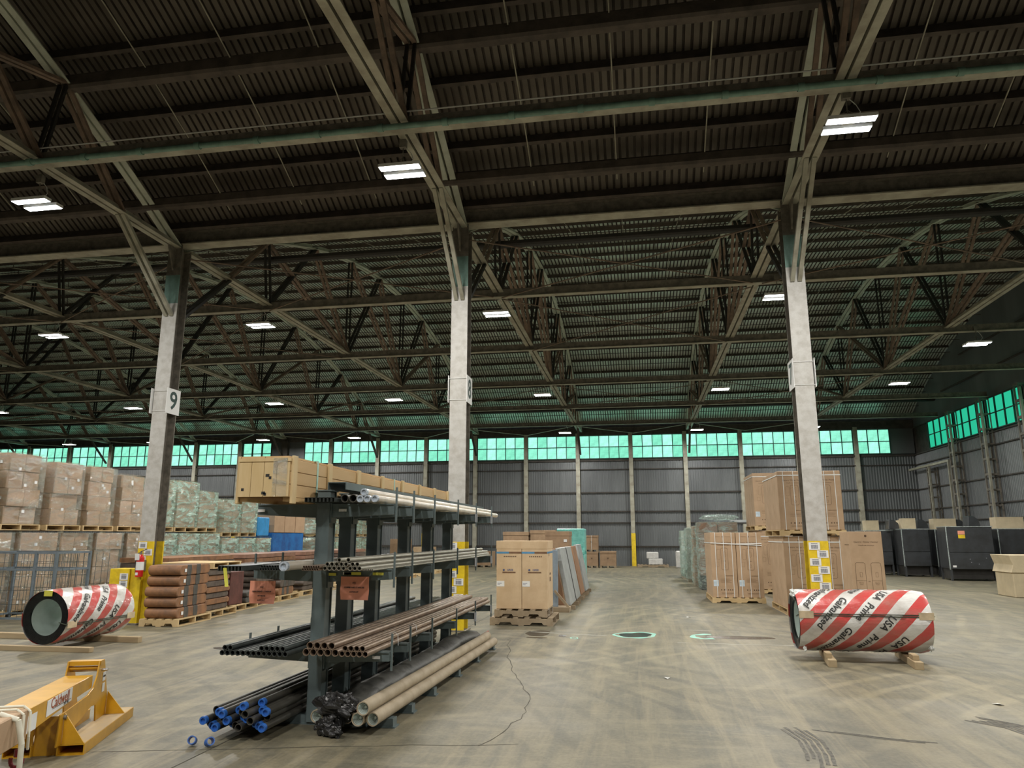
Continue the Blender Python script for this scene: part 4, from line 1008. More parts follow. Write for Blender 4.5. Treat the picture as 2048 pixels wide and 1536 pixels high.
# ================================================================ two tall branded cartons on double pallets
pallet(-2.20, 14.28, 0, 1.16, 1.10, 'wide weathered pallet on the floor under the two tall tan cartons', m=PG, group=None, h=.14)
pallet(-2.22, 14.30, .141, .98, 1.0, 'smaller pallet stacked on the wide one under the two tall tan cartons', m=PG)
LOGO = mat('blue grey logo ink', (.10, .13, .26), .6); BTAPE = mat('blue carton tape', (.10, .30, .52), .4); DTAPE = mat('brown carton tape', (.20, .11, .06), .5)
def gree(x, who):
    w_, d, h = .478, .86, 1.235
    t = thing('tall_carton', '%s of the two tall tan cartons on the double pallet' % who, 'carton', (x, 13.92, .274))
    MB().box((-w_/2, 0, 0), (w_/2, d, h-.02)).build('body', CARDL, t, bevel=.005)
    MB().box((-w_/2-.006, -.006, h-.15), (w_/2+.006, d+.006, h)).build('lid', CARDL, t, bevel=.004)
    MB().box((-w_/2-.001, -.002, h-.235), (0, .0, h-.20)).box((w_/2, 0, h-.235), (w_/2+.002, d, h-.20)).build('blue_tape', BTAPE, t)
    MB().box((0, -.002, h-.235), (w_/2, .0, h-.20)).build('brown_tape', DTAPE, t)
    l = MB().add([(-.10+.02*math.cos(i*PI/8), -.0022, .70+.02*math.sin(i*PI/8)) for i in range(16)], [tuple(range(16))]).build('logo', LOGO, t)
    text('GREE', .05, LOGO, l, (.02, -.0022, .70), depth=.0003, bold=.001)
    MB().box((-.125, -.003, .645), (.125, -.001, .668)).build('logo_bar', DTAPE, t)
    pr = MB()
    for i in range(7): pr.box((-.10+i*.036, -.0022, h-.30), (-.10+i*.036+.022, -.001, h-.278))
    pr.build('handling_symbols', INK, t)
    lb = MB().box((-w_/2+.004, -.004, .40), (-w_/2+.15, -.001, .50)).build('shipping_label', M['white'], t)
    MB().box((-w_/2+.02, -.005, .455), (-w_/2+.10, -.004, .462)).box((-w_/2+.02, -.005, .43), (-w_/2+.07, -.004, .437)).build('print', LOGO, lb)
    if who == 'right': MB().box((w_/2, .25, .95), (w_/2+.002, .31, 1.03)).box((w_/2, .35, .48), (w_/2+.002, .52, .56)).box((w_/2, .35, .60), (w_/2+.002, .52, .64)).build('side_print', INK, t)
    return t
gree(-2.455, 'left'); gree(-1.970, 'right')
STR2 = straps(-2.70, -1.728, 13.9, 14.8, .274, 1.51, 'thin white strapping on the right side of the two tall tan cartons', 0)
MB().bar((-1.715, 14.0, .28), (-1.715, 14.0, .15), .012, .003).bar((-1.715, 14.55, .28), (-1.715, 14.55, .15), .012, .003).bar((-1.72, 14.0, .3), (-1.72, 14.0, .27), .012, .003).build('vertical_strap', STRAP, STR2)
# ================================================================ leaning sheet packs on A-frames
SHG = mat('pale grey sheet pack', (.42, .45, .45), .45, .1, .1, 4); SHB = mat('blue grey sheet pack', (.28, .35, .42), .5, .1, .1, 4); BWD = mat('reddish brown timber', (.36, .20, .11), .7, 0, .15, 5, stretch=(1, 1, .2))
def lean(y0, y1, m, w_, label, xo=0, top=1.33, name='sheet_pack'):
    mb = MB(); xb, xt = -1.56+xo, -1.80+xo
    mb.prism([(xb, .10), (xt, top), (xt-w_, top), (xb-w_, .10)][::-1], y0, y1); return tag(mb.build(name, m, None, bevel=.006), label, 'sheet pack')
lean(16.75, 18.05, SHG, .10, 'pale grey sheet pack leaning on its frame, nearest behind the tan cartons')
lean(16.70, 16.78, BWD, .16, 'brown timber stay against the nearest leaning sheet pack', -.12, name='timber_stay')
lean(18.25, 19.45, SHG, .10, 'pale grey sheet pack leaning on its frame, second from the tan cartons', .0)
lean(18.14, 18.22, M['black'], .12, 'thin dark edge board between first and second leaning sheet packs', .0, name='edge_board')
lean(19.75, 20.9, BWD, .10, 'brown timber faced pack leaning on its frame, third from the tan cartons', .0)
lean(21.15, 22.5, SHG, .10, 'pale grey sheet pack leaning on its frame, farthest from the tan cartons', .02, 1.36)
for i, y in enumerate((17.4, 18.9, 20.35, 21.8)):
    t = thing('a_frame', 'timber A-frame base under leaning sheet pack, %s from the tan cartons' % ['first', 'second', 'third', 'last'][i], 'frame', (-1.9, y, 0))
    for dy in (-.5, .5):
        MB().box((-.45, dy-.04, 0), (.42, dy+.04, .085)).build('sill', PG, t); MB().bar((-.05, dy, .08), (-.05, dy, 1.25), .05, .07, up=(0, 1, 0)).build('upright', PG, t); MB().bar((-.40, dy, .08), (-.06, dy, 1.0), .045, .06, up=(0, 1, 0)).build('brace', PG, t)
t = thing('slotted_unit', 'blue grey slotted metal panel leaning just behind the right tan carton', 'panel', (-1.97, 16.35, 0))
MB().box((-.20, 0, .1), (.16, .10, 1.30)).build('panel_body', SHB, t, bevel=.004)
for z in (.25, .74): MB().box((-.10, -.006, z), (.02, .001, z+.40)).build('dark_slot', M['black'], t)
MB().bar((.10, -.10, .45), (.42, -.10, .08), .05, .05).build('brace', PG, t); MB().box((-.25, -.15, 0), (.42, .3, .10)).build('base', PG, t)
# ================================================================ cartons behind, teal wrapped stack, wall cartons
TEAL = mat('pale teal wrapped goods', (.25, .72, .66), .35, 0, .12, 9, col2=(.16, .55, .50), bmp=.5, bscale=22, coat=.4)
def simple_carton(x0, y0, z, w_, d, h, label, m=None, name='carton', lid=0, group=None, straps_=0, mark=False, feet=0):
    t = thing(name, label, 'carton', (x0, y0, z), group=group); m = m or CARDG; b = .10 if feet else 0
    if feet:
        for fx in (0, w_/2-.05, w_-.1): MB().box((fx, 0, 0), (fx+.1, d, .085)).build('foot', PG, t)
        MB().box((0, 0, .085), (w_, d, .10)).build('deck', PG, t)
    MB().box((0, 0, b), (w_, d, h-lid)).build('body', m, t, bevel=.006)
    if lid: MB().box((-.012, -.012, h-lid), (w_+.012, d+.012, h)).build('lid', m, t, bevel=.005)
    for i in range(straps_): MB().box((w_*(i+1)/(straps_+1)-.008, -.016, b), (w_*(i+1)/(straps_+1)+.008, -.012, h+.002)).build('strap', STRAP, t)
    if mark: MB().prism([(w_*.42, h*.62), (w_*.5, h*.50), (w_*.58, h*.62)], -.003, -.001).build('arrow_mark', INK, t)
    return t
simple_carton(-2.86, 22.6, 0, .72, .9, 1.74, 'brown lidded carton seen between tan cartons and the teal stack', CARDD, lid=.14, mark=True)
MB().box((.0, 0, 0), (.10, .003, .08)).build('shipping_label', M['white'], None, loc=(-2.30, 22.585, 1.42)); bpy.data.objects[-1] if False else None
l_ = [o for o in bpy.data.objects if o.name.startswith('shipping_label') and o.parent is None][0]; tag(l_, 'small white label stuck on the brown lidded carton near the teal stack', 'label')
simple_carton(-5.35, 29.0, 0, 1.0, 1.2, 1.76, 'left brown lidded carton standing behind the two tan cartons', CARDD, lid=.13, feet=1)
simple_carton(-4.28, 29.1, 0, 1.0, 1.2, 1.82, 'right brown lidded carton standing behind the two tan cartons', CARDD, lid=.13, feet=1)
for i, (z, h) in enumerate(((0, .95), (.955, .90))):
    t = thing('wrapped_stack', '%s half of the pale teal wrapped stack behind the leaning sheets' % ('lower', 'upper')[i], 'wrapped goods', (-2.95, 26.6, z))
    MB().box((0, 0, .1), (.98, 1.0, h)).build('load', TEAL, t, bevel=.02); mb = MB(); mb.box((0, 0, 0), (.98, .08, .1)); mb.box((0, .9, 0), (.98, 1, .1)); mb.build('runner', TEAL, t)
    crumple('film_skirt', (.93, -.0, .12), .12, TEAL, 31+i, 10, .4, (.5, .5, 1), t)
for i, (x, z, w_, h, lb) in enumerate(((-2.85, 0, .66, .80, 'lower of two stacked wall cartons right of the teal stack'), (-2.85, .81, .66, .82, 'upper of two stacked wall cartons right of the teal stack'), (-2.10, 0, .82, .82, 'single brown wall carton on feet, right of the stacked pair'))):
    simple_carton(x, 38.9, z, w_, .8, h, lb, CARDD, lid=.09, feet=1, mark=True, straps_=1 if i == 1 else 0)
WHP = mat('white wrapped parcel', (.62, .62, .60), .5, 0, .1, 8, bmp=.4)
pallet(.60, 40.2, 0, 1.6, .9, 'low brown pallet by the far wall under two white parcels', m=PG)
tag(MB().box((0, 0, 0), (.72, .5, .30)).build('parcel', WHP, None, loc=(.38, 39.9, .131), bevel=.02), 'lower white parcel on the pallet by the far wall', 'parcel')
tag(MB().box((0, 0, 0), (.62, .45, .34)).build('parcel', WHP, None, loc=(.28, 39.92, .433), bevel=.03), 'upper white parcel on the pallet by the far wall', 'parcel')
tag(MB().box((0, 0, 0), (.5, .5, .85)).build('parcel', WHP, None, loc=(1.75, 39.0, 0), bevel=.05), 'tall white wrapped bundle by the far wall beside the wrapped pallets', 'parcel')

# ================================================================ film wrapped pallets right of the aisle
BRN = mat('brown wrapped cartons', (.27, .17, .11), .6, 0, .2, 9, col2=(.18, .12, .08), bmp=.3, bscale=14)
PALE = mat('pale grey green wrapped goods', (.40, .45, .38), .5, 0, .15, 6, bmp=.3)
FILM2 = bpy.data.materials.new('loose clear green film'); FILM2.use_nodes = True; FILM2.node_tree.nodes.remove(FILM2.node_tree.nodes['Principled BSDF']); film(FILM2, .55, (.55, .75, .68), .10)
def film_shell(x0, x1, y0, y1, z0, z1, m, parent, seed, off=.012, amp=.012, step=.14, name='stretch_film', top=True):
    rg = random.Random(seed); mb = MB()
    def grid(P, U, V, nu, nv, N):
        P, U, V, N = map(Vector, (P, U, V, N)); A = []
        for j in range(nv+1):
            for i in range(nu+1):
                e = 0 if i in (0, nu) or j in (0, nv) else rg.uniform(-amp*.4, amp)
                A.append(P+U*i/nu+V*j/nv+N*e)
        mb.add(A, [(j*(nu+1)+i, j*(nu+1)+i+1, (j+1)*(nu+1)+i+1, (j+1)*(nu+1)+i) for j in range(nv) for i in range(nu)], 0, True)
    x0 -= off; x1 += off; y0 -= off; y1 += off; nx, ny, nz = [max(2, int(a/step)) for a in (x1-x0, y1-y0, z1-z0)]
    grid((x0, y0, z0), (x1-x0, 0, 0), (0, 0, z1-z0), nx, nz, (0, -1, 0)); grid((x1, y0, z0), (0, y1-y0, 0), (0, 0, z1-z0), ny, nz, (1, 0, 0))
    grid((x0, y1, z0), (0, y0-y1, 0), (0, 0, z1-z0), ny, nz, (-1, 0, 0)); grid((x1, y1, z0), (x0-x1, 0, 0), (0, 0, z1-z0), nx, nz, (0, 1, 0))
    if top: amp *= .3; grid((x0, y0, z1+off*.5), (x1-x0, 0, 0), (0, y1-y0, 0), nx, ny, (0, 0, 1))
    me = bpy.data.meshes.new(name); me.from_pydata(mb.v, [], mb.f); me.materials.append(m); me.polygons.foreach_set('use_smooth', mb.sm); return put(name, me, parent)
for i, (x, y, w_, h, m, lb) in enumerate(((1.78, 23.6, 1.15, 2.02, BRN, 'nearest brown wrapped pallet load with dark foot beside the aisle'), (1.72, 25.4, 1.15, 1.92, CARDD, 'second wrapped pallet load beside the aisle, under loose greenish film'), (1.62, 27.3, 1.2, 1.88, PALE, 'third wrapped pallet load beside the aisle, pale green'), (1.55, 29.6, 1.2, 1.80, PALE, 'farthest wrapped pallet load beside the aisle, pale green'))):
    t = thing('wrapped_load', lb, 'wrapped goods', (x, y, 0))
    for fx in (0, w_/2-.06, w_-.12): MB().box((fx, 0, 0), (fx+.12, 1.1, .10)).build('runner', M['black'] if i == 0 else PG, t)
    z = .10; nl = 6
    for j in range(nl):
        hh = (h-.10)/nl
        for c in range(2):
            jx = random.uniform(-.012, .012); mm = M['black'] if (i == 0 and j == 0) else m
            MB().box((c*w_/2+.004+jx, 0+jx, z), ((c+1)*w_/2-.004+jx, 1.1, z+hh-.004)).build('carton', mm, t, bevel=.008)
        z += hh
    film_shell(0, w_, 0, 1.1, .02, h, FILM2, t, 50+i, amp=.05)
secs = []
for j in range(7):
    f = j/6; y = 24.3-2.6*f*.5; x = 1.75+.9*f; secs.append([(x+.55*(1-f)*math.cos(a)*.9, y+.6*math.sin(a)*(1-.5*f), 2.06-.30*f+ .05*math.cos(2*a)+.03*math.sin(5*a+j)) for a in [2*PI*i/14 for i in range(14)]])
tag(crumple('film_hood', (0, 0, 0), .55, FILM2, 71, 16, .12, (1.1, 1.0, .16)), 'loose clear film billowing over the top of the nearest brown wrapped load', 'film').location = (2.45, 24.1, 2.17)
tag(crumple('film_tail', (0, 0, 0), .30, FILM2, 73, 14, .4, (.35, .7, 1.3)), 'torn greenish film hanging from the third wrapped load into the aisle', 'film').location = (1.50, 27.4, .62)
# dark shelving behind
DKS = mat('dark shelf board', (.04, .038, .035), .6)
t = thing('work_bench', 'dark metal shelf unit behind the wrapped loads and the heater cartons', 'shelf', (2.5, 31.8, 0))
for x in (0, 1.3, 2.6):
    for y in (0, .8): MB().box((x-.03, y-.03, 0), (x+.03, y+.03, 2.2)).build('upright', GRN, t)
for z in (.6, 1.35, 2.1): MB().box((-.05, -.05, z), (2.65, .85, z+.05)).build('shelf_board', DKS, t)
MB().box((0, .1, 1.42), (1.25, .75, 2.08)).build('back_panel', DKS, t)
tag(MB().box((0, 0, 0), (1.2, .7, .10)).build('flat_tray', SHG, None, loc=(3.7, 31.85, 2.152)), 'pale flat tray on top of the dark shelf unit', 'tray')

# ================================================================ black tool crates by the right wall
BC = mat('black plastic sheathed crate', (.045, .05, .055), .35, 0, .25, 3, coat=.35, col2=(.03, .032, .034)); GLZ = mat('frosty film edge', (.42, .48, .47), .3, 0, .2, 15, bmp=.5)
TAN = mat('tan cardboard tray', (.58, .49, .33), .75, 0, .06, 4)
def black_crate(x, y, w_, d, h, rz, label, lab=False):
    t = thing('black_crate', label, 'crate', (x, y, 0), rz)
    MB().box((0, 0, .42), (w_, d, h)).build('body', BC, t, bevel=.015)
    MB().box((.012, -.022, h*.53), (w_-.012, .0, h-.05)).build('upper_panel', BC, t, bevel=.01)
    MB().prism([(.03, .42), (w_-.03, .42), (w_-.012, h*.52), (.012, h*.52)], -.03, .0).build('lower_panel', BC, t, bevel=.01)
    for lx in (0, w_-.07): MB().box((lx, .0, 0), (lx+.07, .09, .42)).build('leg', BC, t); MB().box((lx, d-.09, 0), (lx+.07, d, .42)).build('leg', BC, t)
    MB().box((.05, .25, .06), (w_-.05, d-.1, .42)).build('drawer', DKS, t)
    MB().box((-.015, -.015, h), (w_+.015, d+.015, h+.025)).build('film_rim', GLZ, t)
    MB().box((-.012, -.012, .40), (.02, .02, h)).build('film_edge', GLZ, t)
    if lab:
        MB().box((w_*.25, -.026, h*.86), (w_*.40, -.023, h*.93)).build('orange_label', ORG, t); MB().box((w_*.25, -.026, h*.79), (w_*.40, -.023, h*.855)).build('yellow_label', M['coly'], t)
        MB().box((w_*.06, -.035, .48), (w_*.14, -.031, .55)).build('white_label', M['white'], t)
        for a, b in ((.45, .30), (.8, .32), (.47, .24), (.63, .21)): MB().tube((w_*a, -.034, h*b+.2), (w_*a, -.03, h*b+.2), .015, 8).build('stud', GRY, t)
    return t
black_crate(11.10, 29.75, 1.50, 1.2, 1.92, -.10, 'large black crate with orange and yellow labels, nearest by the right wall', True)
black_crate(10.42, 32.4, 1.0, 1.2, 1.86, -.05, 'black crate behind and left of the labelled black crate')
black_crate(9.35, 33.6, 1.05, 1.3, 1.80, 0, 'black crate farthest left beside the heater cartons')
black_crate(12.95, 30.0, 1.25, 1.2, 1.84, -.05, 'black crate cut by the right edge of the picture')
black_crate(11.75, 32.6, 1.3, 1.2, 1.84, 0, 'black crate hidden behind the labelled black crate')
black_crate(10.6, 35.0, 1.3, 1.2, 1.84, 0, 'black crate in the back row near the corner')
black_crate(12.2, 35.2, 1.3, 1.2, 1.84, 0, 'black crate in the back row against the right wall')
for i, (x, y, w_, lb) in enumerate(((9.55, 34.0, .52, 'leftmost'), (10.62, 32.7, .48, 'second from the left'), (11.85, 32.9, .85, 'third from the left'), (11.42, 35.6, .5, 'small one at the back'), (12.25, 30.35, .0, ''), (13.1, 30.4, .95, 'rightmost'))):
    if w_: 
        t = thing('cardboard_tray', 'tan cardboard box standing on the black crates, %s' % lb, 'box', (x, y, {0: 1.827, 1: 1.887}.get(i, 1.867))); MB().box((0, 0, 0), (w_, .5, .42)).build('body', TAN, t, bevel=.006); MB().box((-.004, -.004, .40), (w_+.004, .12, .425)).build('flap', TAN, t)
for i, (x, y) in enumerate(((11.25, 33.0), (12.25, 30.7), (10.2, 33.2), (12.7, 33.1))):
    mb = MB(); mb.prism([(0, 0), (.45, 0), (.40, .25), (.25, .38), (.05, .40)], 0, .5); tag(mb.build('black_cover', BC, None, loc=(x, y, 1.867 if i not in (1,) else 1.947), bevel=.02), 'black humped cover on top of the black crates, %s' % ['second from the left', 'above the labelled crate', 'leftmost', 'rightmost'][i], 'cover')
t = thing('cardboard_carton', 'tan cardboard carton with curved fold, cut by the right edge of the picture', 'carton', (9.72, 22.0, 0))
MB().box((.0, .0, 0), (1.2, 1.0, .64)).build('body', TAN, t, bevel=.02); MB().prism([(-.05, .64), (1.25, .64), (1.25, 1.10), (-.06, 1.10), (.02, .85)], -.04, 1.04).build('lid', TAN, t, bevel=.01)
# ================================================================ wrapped carton stacks on the left
CBB = mat('dark brown carton', (.40, .28, .17), .75, 0, .1, 3, col2=(.33, .225, .13)); CB = [CBB, mat('mid brown carton', (.46, .32, .20), .75, 0, .1, 3), CBB]  # darker and mid brown cartons alternate by layer
FIL = {}
LBL = MB().box((0, -.035, -.03), (.002, .035, .03)).mesh('shipping_label', M['white'])
LBF = MB().box((-.035, -.002, -.03), (.035, 0, .03)).mesh('shipping_label', M['white'])
FILMG = bpy.data.materials.new('dense stretch film'); FILMG.use_nodes = True; FILMG.node_tree.nodes.remove(FILMG.node_tree.nodes['Principled BSDF']); film(FILMG, .80, (.48, .72, .58), .16)  # green tint puts the windows' reflection into the film colour
BXM = {}
def stack(y0, depth, z0, h, label, nl=4, dens=0, xf=-12.6, w_=1.15, seed=0, pl=True, labels=3, plabel=None, m=None, ph=.12):
    rg = random.Random(seed)
    if pl: pallet(xf-w_/2, y0+depth/2, z0, 1.2, 1.0, plabel, m=PW, h=ph); z0 += ph+.001
    t = thing('wrapped_stack', label, 'wrapped cartons', (xf, y0, z0)); hh = h/nl; z = 0
    for l in range(nl):
        jx = rg.uniform(-.05, .04)
        for a in range(2):
            for b in range(2):
                k = (round(w_/2, 3), round(depth/2, 3), round(hh, 3), (m or CB[(seed+l) % 3]).name)
                if k not in BXM: BXM[k] = MB().box((-w_/2+.003, .003, 0), (-.003, depth/2-.003, hh-.004)).mesh('carton', m or CB[(seed+l) % 3], .008)
                c = put('carton', BXM[k], t, (-a*w_/2+jx, b*depth/2+rg.uniform(-.012, .012), z))
        z += hh
    for i in range(labels):
        put('shipping_label', LBL, t, (.045, rg.uniform(.1, depth-.1), rg.uniform(.12, h-.1)), label='white shipping label')
        put('shipping_label', LBF, t, (-rg.uniform(.1, w_-.1), -.02, rg.uniform(.12, h-.1)), label='white shipping label')
    film_shell(-w_, .0, 0, depth, .0, h, FILMG if dens else FILM, t, seed+100, off=.05, amp=.05 if dens else .035, step=.12)
    return t
UP = [(11.7, .9, 1.32, 0, 'upper wrapped stack cut by the left edge of the picture'), (12.95, .82, 1.44, 0, 'tall upper wrapped stack of brown cartons, first from the left edge'),
 (14.12, .80, 1.36, 0, 'upper wrapped stack of brown cartons, second from the left edge'), (15.2, .78, 1.36, 0, 'upper wrapped stack just left of the yellow column'), (16.3, .85, 1.25, 0, 'upper wrapped stack hidden behind the yellow column'),
 (17.5, .85, 1.24, 1, 'upper film covered stack just right of the yellow column'), (18.55, .9, 1.27, 1, 'upper film covered stack, second right of the yellow column'), (19.6, .85, 1.05, 1, 'upper film covered stack, third right of the yellow column')]
LO = [(11.3, .9, 'lower wrapped stack behind the cage at the left edge'), (12.35, .85, 'lower wrapped stack behind the cage, second from the left'), (13.4, 1.0, 'lower wrapped stack behind the cage, third from the left'), (14.55, .85, 'lower wrapped stack right of the cage'),
 (15.6, .85, 'lower wrapped stack just left of the yellow guard'), (16.7, .85, 'lower wrapped stack behind the yellow column'), (17.75, .85, 'lower film covered stack, first right of the yellow column'), (18.8, .85, 'lower film covered stack, second right of the yellow column'), (19.85, .85, 'lower film covered stack, third right of the yellow column')]
LH = 1.55
for i, (y, d, lb) in enumerate(LO):
    stack(y, d, 0, LH, lb, 4, i > 5, seed=i, labels=4 if i < 6 else 0, plabel='pallet on the floor under the ' + lb.split(',')[0].replace('lower ', 'low ')+(' no. %d' % 0 if False else '') + ('' if ',' not in lb else ' (%s)' % lb.split(', ')[1].split(' ')[0]))
zu = .121+LH+.045
for i, (y, d, h, dn, lb) in enumerate(UP):
    stack(y, d, zu, h, lb, 4, dn, seed=20+i, labels=4 if i < 5 else 0, plabel='pallet carrying the ' + lb, w_=1.12)
YS = [20.95, 22.0, 23.05]
for i, y in enumerate(YS):
    nm = ['fourth', 'fifth', 'sixth'][i]
    stack(y, .85, 0, 1.42, 'lower film covered stack, %s right of the yellow column' % nm, 4, 1, seed=40+i, labels=0, plabel='pallet under the lower film covered stack, %s right of the column' % nm)
    if i < 2: stack(y, .85, 1.585, 1.0, 'upper film covered stack, %s right of the yellow column' % nm, 3, 1, seed=50+i, labels=0, plabel='pallet under the upper film covered stack, %s right of the column' % nm)
# white sheet covered block at the far left top
tag(MB().box((0, 0, 0), (1.0, .06, .62)).build('foam_sheet', WHP, None, loc=(-13.75, 11.6, 2.42), bevel=.01), 'white foam sheet on the upper stack at the left edge', 'foam sheet')
# blue wrapped goods and cartons on them
BLW = mat('blue film wrapped goods', (.02, .17, .50), .25, 0, .2, 3, bmp=.5, bscale=9, coat=.6, col2=(.02, .10, .32))
BLL = mat('light blue film', (.05, .35, .75), .3, 0, .1, 6, bmp=.4, coat=.4)
pallet(-13.2, 25.35, 0, 1.2, 2.4, 'pallet under the blue wrapped load behind the rack')
t = thing('blue_wrapped_load', 'large dark blue film wrapped load seen left of the front rack post', 'wrapped goods', (-12.6, 24.15, .132)); MB().box((-1.2, 0, 0), (0, 2.4, 1.58)).build('load', BLW, t, bevel=.04); MB().box((0, 1.2, .75), (.004, 1.32, .95)).build('orange_label', ORG, t)
tag(MB().box((-.7, 0, 0), (0, .75, .62)).build('blue_carton', BLL, None, loc=(-12.6, 23.1, 1.60), bevel=.03), 'small light blue wrapped box on the stack left of the dark blue load', 'box')
for i, (y, w_) in enumerate(((24.2, .75), (24.98, .8), (25.82, .75))):
    simple_carton(-13.3, y, 1.716, .7, w_, .62, 'brown film covered carton on top of the dark blue load, %s' % ['left', 'middle', 'right'][i], CARD, feet=0)
# far stacks glimpsed through the rack
for i, (y, m) in enumerate(((28.2, 0), (29.6, 0), (31.2, 0), (32.6, 0))):
    nm = ['first', 'second', 'third', 'fourth'][i]
    stack(y, 1.15, 0, 1.40, 'lower far stack seen through the rack posts, %s beyond the blue load' % nm, 4, 1, seed=60+i, labels=0, plabel='pallet under the lower far stack, %s beyond the blue load' % nm)
    stack(y, 1.15, 1.57, 1.15, 'upper far stack seen through the rack posts, %s beyond the blue load' % nm, 3, 1, seed=70+i, labels=0, plabel='pallet under the upper far stack, %s beyond the blue load' % nm)
for i, (x, y, w_, h) in enumerate(((-12.6, 36.5, .9, 1.45), (-11.5, 36.9, 1.0, 1.05), (-10.2, 38.0, .8, .9), (-9.6, 37.2, .7, 1.5), (-8.6, 38.6, .9, .8))):
    nm = ['tall brown', 'wide pale', 'small pinkish', 'narrow tall', 'low dark'][i]
    simple_carton(x, y, 0, w_, .8, h, '%s carton near the far wall seen between the rack posts' % nm, [CARDD, CARDL, CARD, CARDG, CARDD][i], feet=1, straps_=1 if i == 0 else 0)

# ================================================================ rust brown bundles on the row of pallets
RUST = mat('rust brown rubber mat bundle', (.30, .145, .065), .6, 0, .2, 5, col2=(.17, .09, .05)); RUSTD = mat('dark grey brown bundle', (.13, .10, .08), .65, 0, .2, 6); BAND = mat('dark bundle band', (.09, .085, .075), .6)
SALM = mat('salmon steel sheet', (.30, .16, .105), .6, 0, .15, 4)
def slab(t, x0, x1, y0, y1, z, h, m, r=.45, name='bundle_slab'):
    """flat pillow shaped bundle; rounded edges"""
    n = 8; P = []
    for i in range(n): a = PI/2+PI*i/(n-1); P.append((y0+h*r+h*r*math.cos(a), z+h/2+h/2*math.sin(a)))
    for i in range(n): a = -PI/2+PI*i/(n-1); P.append((y1-h*r+h*r*math.cos(a), z+h/2+h/2*math.sin(a)))
    return MB().prism(P, x0, x1, axis='x').build(name, m, t, bevel=.012)
def brown_pile(x, y, nl, h, d, label, m, tagd=False, band=True, w_=1.1, z0=.131, rz=.08):
    for i in range(nl):
        nm = ['bottom', 'second', 'third', 'fourth', 'fifth', 'sixth', 'seventh'][i] + (' (top)' if i == nl-1 else '')
        jx, jy = random.uniform(-.03, .03), random.uniform(-.03, .03)
        t = thing('bundle', '%s bundle, %s layer' % (label, nm), 'bundle', (x+jx, y+jy, z0+i*h), rz)
        slab(t, -w_, 0, 0, d, 0, h-.008, m[i % len(m)])
        if band:
            for yb in (d*.22, d*.52): slab(t, -w_-.006, .008, yb, yb+d*.14, -.001, h-.004, BAND, .1, 'band')
        if tagd:
            put('tag', LBL, t, (.012, d*.16, h*.45), label='white tag')
px_ = [(-8.30, 12.45), (-8.50, 13.72), (-8.70, 14.98), (-8.86, 16.30), (-8.95, 17.62), (-9.1, 19.3), (-9.25, 21.0), (-9.4, 22.7), (-9.5, 24.4)]
pn = ['first', 'second', 'third', 'fourth', 'fifth', 'sixth', 'seventh', 'eighth', 'ninth']
for i, (x, y) in enumerate(px_):
    pallet(x-(.36 if i == 0 else .55), y+.62, 0, .74 if i == 0 else 1.1, 1.22, 'pale pallet of the row right of the yellow column, %s from the column' % pn[i], rz=.08 if i < 5 else 0, m=PW)
brown_pile(-8.33, 12.52, 5, .19, 1.12, 'orange brown banded', [RUST], True, w_=.62)
brown_pile(-8.55, 13.80, 7, .115, 1.0, 'thin brown board', [RUSTD, RUST], band=False)
t = thing('steel_tray', 'pale wooden tray lying on the thin brown board pile', 'tray', (-8.5, 13.9, .95), .08); MB().box((-1.15, 0, 0), (0, 1.25, .02)).build('deck', PW, t); 
for yy in (0, .6, 1.17): MB().box((-1.15, yy, .02), (0, yy+.06, .10)).build('stringer', PW, t)
MB().box((-1.15, 0, .10), (0, 1.25, .118)).build('top_deck', PW, t)
tag(MB().box((-1.0, 0, 0), (0, .55, .70)).build('red_crate', mat('dark reddish box', (.13, .045, .035), .6), None, loc=(-8.8, 15.1, .131), bevel=.01), 'dark reddish box on the third pallet beyond the yellow column', 'box')
brown_pile(-8.75, 15.7, 2, .13, .5, 'grey striped low', [BAND], False, False, .9)
brown_pile(-8.9, 16.36, 6, .135, 1.05, 'grey brown stacked', [RUSTD], band=False)
brown_pile(-9.0, 17.75, 4, .20, 1.0, 'orange brown soft', [RUST, RUSTD], band=True)
brown_pile(-9.15, 19.4, 5, .135, 1.0, 'dark grey far', [RUSTD], band=False)
tag(MB().box((-1.0, 0, 0), (0, .9, .30)).build('orange_box', mat('orange brown carton', (.45, .2, .09), .7), None, loc=(-9.2, 24.5, .131), bevel=.01), 'orange brown low box on the last pallet of the row', 'box')
for i, y in enumerate((28.0, 30.0, 32.0)): pallet(-9.3, y, 0, 1.1, 1.22, 'far empty looking pallet seen between rack posts, %s' % pn[i])
# second row: flat rusty packs stacked high
for i, (y, L, m) in enumerate(((15.0, 2.9, RUST), (18.2, 3.2, SALM), (21.8, 2.2, SALM), (24.3, 3.0, SALM))):
    t = thing('sheet_pile', 'flat rusty brown sheet pile behind the banded bundles, %s from the column' % pn[i], 'sheet pile', (-10.25, y, 0), .04)
    for fy in (.2, L/2, L-.3): MB().box((-1.2, fy, 0), (0, fy+.1, .1)).build('bearer', PG, t)
    for j in range(9): MB().box((-1.2+random.uniform(-.03, .03), random.uniform(0, .05), .1+j*.115), (random.uniform(-.03, .03), L-random.uniform(0, .08), .1+j*.115+.10)).build('sheet_pack', [m, RUSTD, RUST][(j+i) % 3] if j < 8 else m, t)
